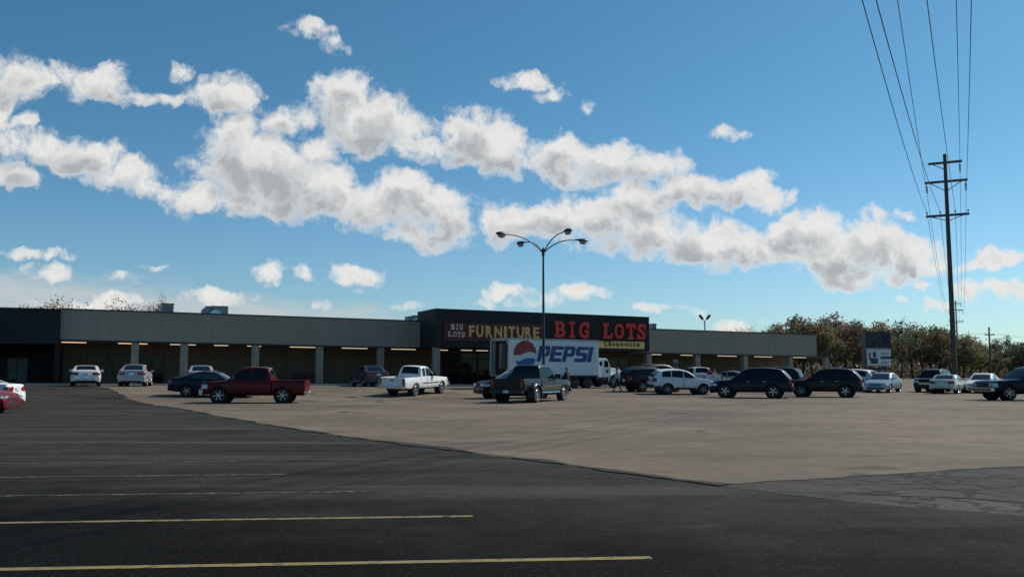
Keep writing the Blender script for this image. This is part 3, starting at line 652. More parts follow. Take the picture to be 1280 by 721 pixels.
class Car:
    def __init__(s, label, cat, name, pm, L=4.75, W=1.82, wb=2.75, fo=.95, r=.32, tw=.21, sill=.27, rb=.34, fb=.22, top=None, roof=None, bed=0., tum=.32, sp=5, rm=ALLOY, front=.16, rear=.10, glass=GLASS, roofm=None):
        s.__dict__.update(L=L, W=W, wb=wb, fo=fo, r=r, tw=tw, sill=sill, rb=rb, fb=fb, bed=bed, tum=tum, pf=front, pr=rear, pm=pm, glass=glass)
        s.top = chaikin(top, 1); s.roof = chaikin(roof, 2) if roof else None
        s.xf = L - fo; s.xr = s.xf - wb; s.roofm = roofm or pm
        s.root = thing(name, label, cat)
        s.body()
        if s.roof: s.cabin()
        yw = W / 2 - tw / 2 - .012
        for x in (s.xf, s.xr):
            for sg in (1, -1):
                add_wheel(s.root, x - L / 2, sg * yw, r, tw, sp, rm, sg < 0)
                mb = MB(); yy = sg * (W / 2 - tw - .06); mb.lathe([(.001, 0), (r + .10, 0), (r + .10, .02), (.001, .02)], (x - L / 2, yy - .01, r + .01), n=18); mb.build('wheel_well', CHASSIS, s.root)
    def zt(s, x): return interp(s.top, x)
    def zlow(s, x):
        z = interp([(0, s.rb), (.35, s.sill + .03), (.6, s.sill), (s.L - .6, s.sill), (s.L - .3, s.fb + .02), (s.L, s.fb)], x); Ra = s.r + .075
        for xw in (s.xf, s.xr):
            d = abs(x - xw)
            if d < Ra: z = max(z, s.r + math.sqrt(Ra * Ra - d * d) * .98)
        return z
    def hw(s, x, z):
        zt = s.zt(x); t = (z - s.sill) / max(.05, zt - s.sill); p = 1.
        e = (x - (s.L - 1.0)) / 1.0
        if e > 0: p -= s.pf * e ** 2.3
        e = (.8 - x) / .8
        if e > 0: p -= s.pr * e ** 2.3
        q = 1.
        if t < .3: q -= .055 * ((.3 - max(t, -.2)) / .3) ** 2
        if t > .55: q -= .075 * ((min(t, 1.1) - .55) / .45) ** 2
        q += .008 * math.exp(-((t - .5) / .12) ** 2)
        return s.W / 2 * p * q
    def arch_xs(s):
        Ra = s.r + .075; out = []
        for xw in (s.xf, s.xr): out += [xw + Ra * math.cos(a * math.pi / 14) for a in range(15)] + [xw + Ra + .004, xw - Ra - .004]
        return out
    def ring(s, x, nr=9, crown=.028):
        zb, zt = s.zlow(x), s.zt(x); zb = min(zb, zt - .03); zs = [zb + (zt - zb) * k / (nr - 1) for k in range(nr)]; X = x - s.L / 2
        rt = [(X, -s.hw(x, z), z) for z in zs]; ht = s.hw(x, zt)
        tp = [(X, ht * f, zt + crown * (1 - f * f)) for f in (-.85, -.55, -.2, .2, .55, .85)]
        lf = [(X, s.hw(x, z), z) for z in reversed(zs)]; hb = s.hw(x, zb)
        bt = [(X, hb * f, zb) for f in (.5, 0, -.5)]
        return rt + tp + lf + bt
    def body(s):
        xs = merge_xs(s.bed, s.L, 44, s.arch_xs()); rows = [s.ring(x) for x in xs]; mb = MB(); n = len(rows[0])
        b = mb.grid(rows, 0, True)
        for i in range(len(mb.f)):
            j = i % n
            if j >= n - 4: mb.m[i] = 1
        mb.face(tuple(b + k for k in range(n)), 0); e = b + (len(rows) - 1) * n; mb.face(tuple(e + k for k in range(n))[::-1], 0)
        s.body_o = mb.build('body', [s.pm, CHASSIS], s.root, True)
    def hc(s, x, z):
        zb = s.zt(x); zr = max(interp(s.roof, x), zb + .02); t = (z - zb) / (zr - zb)
        h = s.hw(x, zb) - .02 - s.tum * max(0, z - zb)
        if t > .8: h -= .06 * ((min(t, 1) - .8) / .2) ** 2
        return h
    def roof_pts(s, a=None, b=None, n=34):
        p = s.roof; a = p[0][0] if a is None else a; b = p[-1][0] if b is None else b
        d = [0.]; q = [(a, interp(p, a))] + [k for k in p if a < k[0] < b] + [(b, interp(p, b))]
        for k, l in zip(q, q[1:]): d.append(d[-1] + math.hypot(l[0] - k[0], l[1] - k[1]))
        out = []
        for i in range(n + 1):
            t = d[-1] * i / n; j = max(k for k in range(len(d)) if d[k] <= t + 1e-9); j = min(j, len(q) - 2)
            f = (t - d[j]) / max(1e-6, d[j + 1] - d[j]); out.append((q[j][0] + (q[j + 1][0] - q[j][0]) * f, q[j][1] + (q[j + 1][1] - q[j][1]) * f))
        return out
    FR = (-1, -.86, -.55, -.2, .2, .55, .86, 1)
    def cabin(s):
        rows = []
        for x, zr in s.roof_pts():
            zb = s.zt(x) - .035; zr = max(zr, zb + .01); X = x - s.L / 2
            zs = [zb + (zr - zb) * k for k in (0, .25, .5, .75, .87, .95)]
            h = s.hc(x, zr); rows.append([(X, -s.hc(x, z), z) for z in zs] + [(X, h * f, zr + .03 * (1 - f * f)) for f in s.FR] + [(X, s.hc(x, z), z) for z in reversed(zs)])
        mb = MB(); mb.grid(rows); b = 0; n = len(rows[0]); mb.face(tuple(range(n))); mb.face(tuple(range(len(mb.v) - n, len(mb.v)))[::-1])
        s.cab_o = mb.build('cabin', s.roofm, s.root, True)
    def screen(s, name, a, b, w=.86, m=None, off=.008):
        pts = s.roof_pts(a, b, 8); rows = []
        for i, (x, z) in enumerate(pts):
            p, q = pts[max(0, i - 1)], pts[min(len(pts) - 1, i + 1)]; t = Vector((q[0] - p[0], q[1] - p[1])).normalized(); nx, nz = -t.y, t.x
            h = s.hc(x, max(z, s.zt(x) + .02))
            rows.append([(x + nx * off - s.L / 2, h * w * f, z + .03 * (1 - (w * f) ** 2) + nz * off) for f in (-1, -.6, -.2, .2, .6, 1)])
        mb = MB(); mb.grid(rows); return mb.build(name, m or s.glass, s.root, True)
    def side_glass(s, x0, x1, lo=.035, up=.085, m=None, slant0=0., slant1=0.):
        for sg in (1, -1):
            cols = []
            for k in range(13):
                x = x0 + (x1 - x0) * k / 12; a = s.zt(x) + lo; b = interp(s.roof, x) - up
                if b - a > .03: cols.append((x, a, b))
            if len(cols) < 2: continue
            rows = []
            for x, a, b in cols:
                row = []
                for k in range(5):
                    t = k / 4.; z = a + (b - a) * t; xx = x
                    if x == cols[0][0]: xx += slant0 * t
                    if x == cols[-1][0]: xx += slant1 * t
                    row.append((xx - s.L / 2, sg * (s.hc(xx, z) + .007), z))
                rows.append(row)
            mb = MB(); mb.grid(rows); mb.build('side_window', m or s.glass, s.root, True)
    def patch(s, x0, x1, z0, z1, sg, off, n=8, nz=6):
        f0 = z0 if callable(z0) else (lambda x: z0); f1 = z1 if callable(z1) else (lambda x: z1); rows = []
        for i in range(n + 1):
            x = x0 + (x1 - x0) * i / n; a = max(f0(x), s.zlow(x) + .006); b = max(f1(x), a + .004)
            rows.append([(x - s.L / 2, sg * (s.hw(x, a + (b - a) * k / nz) + off), a + (b - a) * k / nz) for k in range(nz + 1)])
        return rows
    def doors(s, spans, lo=.06, handle=CHROME):
        for sg in (1, -1):
            for x0, x1 in spans:
                mb = MB(); mb.grid(s.patch(x0, x1, s.sill + lo, lambda x: s.zt(x) - .012, sg, .004), 1); g = .014
                mb.grid(s.patch(x0 + g, x1 - g, s.sill + lo + g, lambda x: s.zt(x) - .014, sg, .0085), 0)
                d = mb.build('door', [s.pm, BLACKPL], s.root, True)
                xh = x0 + .16; zh = s.zt(xh) - .13; mb = MB(); mb.box((xh - s.L / 2, sg * (s.hw(xh, zh) + .022), zh), (.17, .025, .03)); mb.build('handle', handle, d, bevel=.006)
    def strip(s, name, x0, x1, z0, z1, m, off=.012):
        for sg in (1, -1):
            mb = MB(); mb.grid(s.patch(x0, x1, z0, z1, sg, off)); mb.build(name, m, s.root, True)
    def light(s, name, xa, xb, z0, z1, yin, m, end):
        """lamp wrapping a corner: a side patch and a patch on the front or rear face"""
        for sg in (1, -1):
            mb = MB(); mb.grid(s.patch(xa, xb, z0, z1, sg, .007)); x = (s.L if end == 'f' else s.bed if s.bed > 9 else 0); X = x - s.L / 2 + (.008 if end == 'f' else -.008); h = s.hw(x, (z0 + z1) / 2)
            mb.hexa([(X - .02 * (end == 'f') + .0, sg * h * yin, z0), (X, sg * h * yin, z0), (X, sg * (h + .005), z0), (X - .02, sg * (h + .005), z0), (X - .02, sg * h * yin, z1), (X, sg * h * yin, z1), (X, sg * (h + .005), z1), (X - .02, sg * (h + .005), z1)])
            mb.build(name, m, s.root)
    def face(s, name, end, y0, y1, z0, z1, m, proud=.01, depth=.03, bevel=0., x=None):
        X = (s.L / 2 + proud - depth / 2) if end == 'f' else (-s.L / 2 - proud + depth / 2)
        if x is not None: X = x - s.L / 2
        mb = MB(); mb.box((X, (y0 + y1) / 2, (z0 + z1) / 2), (depth, y1 - y0, z1 - z0)); return mb.build(name, m, s.root, bevel=bevel)
    def mirrors(s, x, dz=.09, big=1., m=None):
        for sg in (1, -1):
            z = s.zt(x) + dz; h = s.hw(x, s.zt(x)); mb = MB(); mb.box((x - s.L / 2, sg * (h + .11 * big), z), (.11 * big, .2 * big, .14 * big)); mb.box((x - s.L / 2 + .02, sg * (h + .0), z - .05), (.05, .1, .04))
            mb.build('mirror', m or s.pm, s.root, bevel=.02)
    def racks(s, x0, x1, m=BLACKPL):
        for sg in (1, -1):
            pts = []
            for k in range(9):
                x = x0 + (x1 - x0) * k / 8; z = interp(s.roof, x); pts.append((x - s.L / 2, sg * (s.hc(x, z) - .05), z + (.055 if 0 < k < 8 else .01)))
            mb = MB(); mb.tube(pts, .018, 6); mb.build('roof_rail', m, s.root, True)
    def plate(s, end, z=.55): s.face('licence_plate', end, -.155, .155, z - .08, z + .08, PLATE, .02, .02)
    def at(s, u, Y, head, group):
        p = P(u, Y); place(s.root, p.x, p.y, head); s.root['group'] = group; return s.root
GS, GU, GP = 'sedans and coupes parked on the lot', 'sport utilities parked on the lot', 'pickups parked on the lot'
def sedan(label, pm, u, Y, head, L=4.75, H=1.46, W=1.82, trunk=1.05, sp=5, name='sedan', cat='sedan', glass=GLASS, roofm=None, spoiler=False, kind='sedan', r=.325):
    k = L / 4.75; dz = H - 1.46
    top = [(0, .72), (.03, trunk - .1), (.12, trunk - .02), (.6 * k, trunk), (1.2 * k, trunk - .02), (2.2 * k, .97), (3.3 * k, .955), (3.5 * k, .945), (4.1 * k, .86), (4.5 * k, .76), (4.68 * k, .68), (L, .52)]
    if kind == 'coupe':
        roof = [(.45 * k, trunk - .01), (.95 * k, 1.20 + dz), (1.45 * k, 1.40 + dz), (1.9 * k, 1.46 + dz), (2.35 * k, 1.44 + dz), (2.7 * k, 1.36 + dz), (3.3 * k, .95)]
    elif kind == 'soft':
        roof = [(.75 * k, trunk - .01), (1.1 * k, 1.33 + dz), (1.35 * k, 1.44 + dz), (1.9 * k, 1.465 + dz), (2.35 * k, 1.43 + dz), (2.6 * k, 1.37 + dz), (3.25 * k, .95)]
    else:
        roof = [(.62 * k, trunk - .01), (1.1 * k, 1.28 + dz), (1.5 * k, 1.42 + dz), (1.9 * k, 1.46 + dz), (2.4 * k, 1.46 + dz), (2.75 * k, 1.39 + dz), (3.5 * k, .94)]
    c = Car(label, cat, name, pm, L=L, W=W, wb=2.75 * k, fo=.95 * k, r=r, top=top, roof=roof, sp=sp, glass=glass, roofm=roofm)
    x0, x1 = roof[0][0], roof[-1][0]; xt, xw = roof[2][0], roof[-2][0]
    c.screen('windscreen', xw + .02, x1 - .07, .87); c.screen('rear_window', x0 + .07, xt - .02, .80)
    if kind == 'sedan': c.side_glass(2.27 * k, x1 - .2); c.side_glass(1.25 * k, 2.2 * k); c.doors([(2.22 * k, 3.32 * k), (1.28 * k, 2.2 * k)])
    else: c.side_glass(1.9 * k, x1 - .2); c.side_glass(1.25 * k, 1.82 * k); c.doors([(1.85 * k, 3.3 * k)])
    c.light('headlight', L - .42, L - .005, .58, .69, .62, HEAD, 'f'); c.light('taillight', .004, .22, trunk - .30, trunk - .12, .58, TAIL, 'r')
    c.face('grille', 'f', -.42, .42, .50, .60, BLACKPL, .012); c.face('lower_grille', 'f', -.6, .6, .28, .42, BLACKPL, .012)
    c.face('rear_bumper', 'r', -.68, .68, .40, .60, pm, .05, .08, .03); c.face('bumper_insert', 'r', -.6, .6, .345, .39, BLACKPL, .03, .06)
    c.plate('r', trunk - .22); c.mirrors(x1 - .42)
    if spoiler:
        mb = MB(); mb.box((.14 - L / 2, 0, trunk + .09), (.2, 1.35, .03)); mb.box((.16 - L / 2, .5, trunk + .04), (.1, .05, .1)); mb.box((.16 - L / 2, -.5, trunk + .04), (.1, .05, .1)); mb.build('spoiler', pm, c.root, bevel=.01)
    c.at(u, Y, head, GS); return c
def suv(label, pm, u, Y, head, L=4.75, H=1.75, W=1.88, rake=.0, sp=5, rm=ALLOY, racks=True, clad=False, name='sport_utility', cat='sport utility', third=True, r=.385, glass=GLASS, boxy=False):
    k = L / 4.75; d = H - 1.75
    top = [(0, .7), (.03, .92), (.08, 1.10), (.6 * k, 1.16), (1.6 * k, 1.14), (2.8 * k, 1.10), (3.4 * k, 1.085), (3.65 * k, 1.085), (4.25 * k, 1.04 if not boxy else 1.06), (4.56 * k, .96 if not boxy else 1.01), (4.7 * k, .86 if not boxy else .95), (L, .64 if not boxy else .77)]
    roof = [(.06, 1.12), (.16 + rake * .4, 1.36), (.30 + rake, 1.58 + d), (.46 + rake, 1.655 + d), (.9 * k + rake, 1.73 + d), (1.75 * k, 1.765 + d), (2.3 * k, 1.735 + d), (2.7 * k, 1.64 + d), (3.55 * k, 1.07)]
    if boxy: roof[-3:] = [(2.5 * k, 1.74 + d), (2.78 * k, 1.66 + d), (3.45 * k, 1.03)]
    c = Car(label, cat, name, pm, L=L, W=W, wb=2.8 * k, fo=.92 * k, r=r, tw=.235, sill=.34, rb=.42, fb=.28, top=top, roof=roof, sp=sp, rm=rm, tum=.24, glass=glass, rear=.07, front=.14)
    x1 = roof[-1][0]; c.screen('windscreen', roof[-2][0] + .03, x1 - .08, .87); c.screen('rear_window', .09, .36 + rake, .80)
    c.side_glass(2.35 * k, x1 - .22); c.side_glass(1.38 * k, 2.28 * k)
    if third: c.side_glass(.42 + rake * .8, 1.30 * k, slant0=.12 + rake * .3)
    c.doors([(2.3 * k, 3.3 * k), (1.35 * k, 2.28 * k)])
    c.light('headlight', L - .45, L - .005, .74, .88 if not boxy else .92, .6, HEAD, 'f'); c.light('taillight', .004, .16, .86, 1.12, .66, TAIL, 'r')
    c.face('grille', 'f', -.45, .45, .62, .76, BLACKPL if not boxy else CHROME, .012); c.face('lower_grille', 'f', -.6, .6, .36, .52, BLACKPL, .012)
    c.face('rear_bumper', 'r', -.78, .78, .44, .66, BLACKPL if clad else pm, .07, .1, .03); c.plate('r', .80); c.mirrors(x1 - .4, .1, 1.1)
    c.face('liftgate_trim', 'r', -.4, .4, .93, .97, CHROME, .012, .02)
    if clad:
        c.strip('sill_cladding', c.xr + r + .1, c.xf - r - .1, c.sill, c.sill + .15, BLACKPL); c.strip('rear_cladding', .01, c.xr - r - .08, .38, .60, BLACKPL)
    if racks: c.racks(.7 * k + rake, 2.3 * k)
    c.at(u, Y, head, GU); return c
def pickup(label, pm, u, Y, head, L=5.6, H=1.8, W=1.9, bed=1.8, r=.38, cab='crew', sp=6, rm=ALLOY, dually=False, bump=CHROME, tw=.25, wb=None, name='pickup_truck', grille=CHROME, two=None, board=False, hitch=False, handle=BLACKPL, sill=.46, tailm=None):
    d = H - 1.8; rail = 1.13 + (H - 1.75) * .55; bl = rail + .0; xc = bed + .06; cl = {'crew': 2.15, 'ext': 1.72}[cab]; xs0 = xc + cl      # base of the windscreen
    wb = wb or L * .60; fo = .93 * L / 5.6
    top = [(0, rail), (bed, rail), (xc + .01, bl), (xs0 - .3, bl), (xs0 + .1, bl - .02), (xs0 + .7, bl - .07), (L - .25, bl - .11), (L - .07, bl - .15), (L, bl - .24)]
    roof = [(xc + .02, bl), (xc + .07, bl + (H - bl) * .40), (xc + .13, H - .15), (xc + .19, H - .06), (xc + .36, H - .012), (xc + .6, H), (xc + cl * .5, H + .004), (xs0 - .9, H - .012), (xs0 - .68, H - .045), (xs0 - .52, H - .115), (xs0 + .12, bl - .02)]
    s = Car(label, 'pickup', name, pm, L=L, W=W, wb=wb, fo=fo, r=r, tw=tw, sill=sill, rb=.55, fb=.42, top=top, roof=roof, bed=xc, sp=sp, rm=rm, tum=.22, front=.09, rear=.0)
    root = s.root
    # open cargo bed
    mb = MB(); xs = merge_xs(0, bed, 22, s.arch_xs())
    for sg in (1, -1):
        rows = []
        for x in xs:
            zb = max(s.zlow(x), .50); zs = [zb + (rail - zb) * q / 7 for q in range(8)]
            rows.append([(x - L / 2, sg * s.hw(x, z), z) for z in zs] + [(x - L / 2, sg * (s.hw(x, rail) - .09), rail + .005), (x - L / 2, sg * (s.hw(x, rail) - .09), min(zb + .0, .78))])
        b = mb.grid(rows, 0, True); n = len(rows[0]); mb.face(tuple(b + q for q in range(n))); e = b + (len(rows) - 1) * n; mb.face(tuple(e + q for q in range(n))[::-1])
    wi = W - .2; mb.box((bed / 2 - L / 2 + .02, 0, .74), (bed - .06, wi, .05), 1); mb.box((bed - .03 - L / 2, 0, (rail + .7) / 2), (.05, wi, rail - .7))
    mb.build('cargo_bed', [pm, BLACKPL], root, True)
    mb = MB(); mb.box((-.012 - L / 2, 0, (rail + .62) / 2 - .005), (.07, W - .27, rail - .63)); tg = mb.build('tailgate', tailm or pm, root, bevel=.018)
    mb = MB(); mb.box((-.055 - L / 2, 0, rail - .16), (.02, .22, .075)); mb.build('handle', handle, tg)
    mb = MB(); mb.box((-.085 - L / 2, 0, .56), (.16, W - .08, .17)); mb.build('rear_bumper', bump, root, bevel=.02)
    mb = MB(); mb.box((-.168 - L / 2, 0, .58), (.015, .31, .14)); mb.build('licence_plate', PLATE, root)
    for sg in (1, -1):
        mb = MB(); mb.box((-.02 - L / 2, sg * (W / 2 * .925 - .07), rail - .26), (.06, .13, .40)); mb.build('taillight', TAIL, root, bevel=.01)
    s.screen('rear_window', xc + .05, xc + .22, .82); s.screen('windscreen', xs0 - .48, xs0 + .04, .88)
    if cab == 'crew':
        s.side_glass(xc + 1.02, xs0 - .1); s.side_glass(xc + .24, xc + .95, slant0=.06); s.doors([(xc + 1.0, xs0 - .02), (xc + .10, xc + .97)], handle=pm)
    else:
        s.side_glass(xc + .68, xs0 - .1); s.side_glass(xc + .22, xc + .58, slant0=.06); s.doors([(xc + .6, xs0 - .02)], handle=pm)
    zl = bl - .34
    s.light('headlight', L - .3, L - .005, zl - .10, zl + .12, .62, HEAD, 'f'); s.face('grille', 'f', -.52, .52, zl - .16, zl + .12, grille, .025, .04, .01)
    s.face('grille_mesh', 'f', -.45, .45, zl - .11, zl + .07, BLACKPL, .03, .02)
    mb = MB(); mb.box((L / 2 + .02, 0, .60), (.2, W - .08, .22)); mb.build('front_bumper', bump, root, bevel=.03)
    mb = MB(); mb.box((-L * .05, 0, sill - .04), (L * .86, .9, .16)); mb.box((s.xr - L / 2, 0, r), (.16, W - .3, .14)); mb.box((s.xf - L / 2, 0, r), (.16, W - .3, .14)); mb.build('chassis_frame', CHASSIS, root)
    s.mirrors(xs0 - .22, .12, 1.35 if not dually else 1.7, BLACKPL)
    if two: s.strip('lower_body_trim', .02 if not dually else s.xr + r + .35, s.xf - r - .1, sill + .02, sill + .26, two, .011); s.strip('side_moulding', xc + .1, s.xf - r - .1, sill + .27, sill + .33, CHROME if dually else BLACKPL, .016)
    if board:
        for sg in (1, -1):
            mb = MB(); mb.tube([(s.xr + r + .25 - L / 2, sg * (W / 2 - .02), sill - .06), (s.xf - r - .25 - L / 2, sg * (W / 2 - .02), sill - .06)], .055, 8); mb.build('running_board', CHROME, root, True)
    if dually:
        for sg in (1, -1):
            rows = []
            for q in range(25):
                a = math.pi * (-.10 + 1.2 * q / 24); ca, sa = math.cos(a), math.sin(a); R1 = r + .10; R2 = r + .26
                f = lambda rr, y: (s.xr - L / 2 + rr * ca, sg * y, r + rr * sa * .98)
                rows.append([f(R1, W / 2 - .10), f(R1, W / 2 + .19), f(R1 + .03, W / 2 + .215), f(R2 - .05, W / 2 + .17), f(R2, W / 2 + .06), f(R2 + .05, W / 2 - .06)])
            mb = MB(); mb.grid(rows); mb.build('wheel_flare', pm, root, True)
            add_wheel(root, s.xr - L / 2, sg * (W / 2 + .06), r, tw, sp, rm, sg < 0)
    if hitch:
        mb = MB(); mb.box((-.28 - L / 2, 0, .46), (.3, .06, .06)); mb.lathe([(.001, .09), (.03, .08), (.03, .03), (.02, 0)], (-.40 - L / 2, 0, .49), 'Z', 10); mb.build('tow_hitch', CHROME, root)
    s.at(u, Y, head, GP); return s
WHITE = paint('white', (.74, .74, .72)); SILVER = paint('silver', (.42, .44, .45), .55); BLUE = paint('deep blue', (.0025, .006, .026), .0); REDP = paint('dark red', (.105, .003, .006), .0); REDC = paint('maroon red', (.17, .008, .014), .2)
BLACK = paint('black', (.004, .0045, .006)); NAVY = paint('blue black', (.004, .006, .013), .0); DGREY = paint('dark grey green', (.009, .010, .009), .0); GREY = paint('grey', (.24, .25, .26), .5); DSIL = paint('dark silver blue', (.06, .075, .085), .4); PALEG = paint('pale green silver', (.46, .50, .44), .35); ICE = paint('blue silver', (.34, .40, .45), .5)
GREYT = paint('charcoal brown', (.012, .010, .011), .0)
SOFT = mat('grey white soft top', (.50, .52, .53), .85)
# left side of the lot
sedan('maroon sedan cut off at the left edge with its front facing right', REDC, -62, 34.6, 4, name='sedan', H=1.48)
sedan('white sedan behind the maroon one at the left edge, its boot facing right', WHITE, -51, 38.2, 186, trunk=1.08, H=1.44)
sedan('white coupe parked nose-in near the left end of the store, seen from behind', WHITE, 107.2, 61.2, 114.5, L=4.7, H=1.38, kind='soft', W=1.84, cat='coupe', name='coupe', roofm=SOFT)
sedan('silver-grey sedan parked nose-in beside the white coupe, seen from behind', paint('light grey', (.40, .40, .42), .4), 169.5, 61.6, 106, H=1.48, trunk=1.08)
sedan('pale silver sedan parked nose-in, its roof showing above the dark blue coupe', paint('pale silver', (.42, .44, .45), .3), 250.5, 61.8, 110, L=4.6, H=1.44, trunk=1.04)
sedan('dark blue fastback coupe behind the red pickup', BLUE, 268, 51.2, 4, L=4.75, H=1.42, kind='coupe', cat='coupe', name='coupe', glass=GLASSC, r=.335)
pickup('dark red crew cab pickup with an open bed, facing left', REDP, 320.5, 46.4, 184.5, L=5.15, H=1.83, W=1.82, bed=1.6, sill=.5, r=.395, hitch=True, bump=CHROME, grille=REDP, wb=3.2)
sedan('dark silver sedan parked against the shaded shopfront left of the white pickup', DSIL, 461, 67.5, 117, H=1.56, trunk=1.12, L=4.6)
pickup('white extended cab pickup seen from its rear right corner', WHITE, 519, 56.3, 66, L=5.55, H=1.78, W=1.86, bed=1.95, cab='ext', r=.385, two=WHITE, tw=.27)
pickup('dark grey-green crew cab dually pickup with flared rear fenders beside the lamp post', DGREY, 666, 48.6, 63.5, L=6.2, H=1.95, W=1.98, bed=2.05, r=.40, dually=True, board=True, two=paint('grey trim', (.085, .085, .08)), sill=.56, tw=.22, sp=8, wb=3.95, bump=BLACKPL)
suv('black sport utility facing left, half hidden behind the dark dually pickup', BLACK, 645, 54.0, 203, L=4.9, H=1.76, racks=False)
# right side of the lot
suv('black sport utility with a red tail lamp left of the white sport utility', BLACK, 815, 64.8, 24, L=4.8, H=1.72, W=1.9)
suv('black sport utility whose roof shows above the white sport utility', NAVY, 829, 73., 28, L=4.9, H=1.86, W=1.95, racks=True)
suv('white compact sport utility with dark wheel cladding, facing right', paint('clean white', (.70, .72, .73)), 850.5, 61.6, 9, L=4.3, H=1.70, W=1.84, rake=.12, clad=True, racks=False, r=.365)
pickup('white pickup near the store seen just above the bonnet of the white sport utility', paint('off white', (.62, .62, .60)), 873, 75.5, 104, L=5.3, H=1.72, W=1.84, bed=1.8, r=.37)
sedan('grey sedan near the store behind the leftmost of the long dark sport utilities', GREY, 912, 75, 140, H=1.44)
suv('black sport utility in the right row, left one of the two facing left', NAVY, 939.5, 55.6, 157, L=4.9, H=1.83, W=1.95, racks=False, r=.41, rake=.20)
suv('dark charcoal sport utility in the right row, right one of the two facing left', GREYT, 1031.5, 57.3, 153.5, L=4.55, H=1.80, W=1.9, racks=True, r=.395, rake=.16)
suv('black sport utility behind the gap between the two facing left, only its roof showing', BLACK, 964, 69.5, 150, L=4.8, H=1.82, racks=True)
suv('pale wagon with red tail lamps peeking out behind the charcoal sport utility', paint('pearl white', (.66, .62, .60)), 1061, 72.5, 132, L=4.7, H=1.72, racks=False)
sedan('blue-silver sedan facing the camera between the sport utilities on the right', ICE, 1104, 69.2, -127, H=1.50, glass=GLASSC)
suv('dark grey boxy sport utility facing the camera near the tall power pole', NAVY, 1166.5, 70.5, -131, L=4.6, H=1.78, W=1.85, boxy=True, racks=True)
sedan('pale green-silver sedan seen from behind, left of the black pickup at the right edge', PALEG, 1185.5, 66.8, 53, H=1.38, kind='soft', W=1.84, L=4.8, trunk=1.02, roofm=PALEG, glass=GLASSC)
sedan('white sedan half hidden behind the bonnet of the black pickup', WHITE, 1229, 68, -128, H=1.47, glass=GLASSC)
pickup('black crew cab pickup with a chrome bumper cut off at the right edge', NAVY, 1289, 50.8, 185, L=5.85, H=1.87, W=2.0, bed=1.75, r=.41, sp=6, tw=.27, grille=NAVY, wb=3.65)
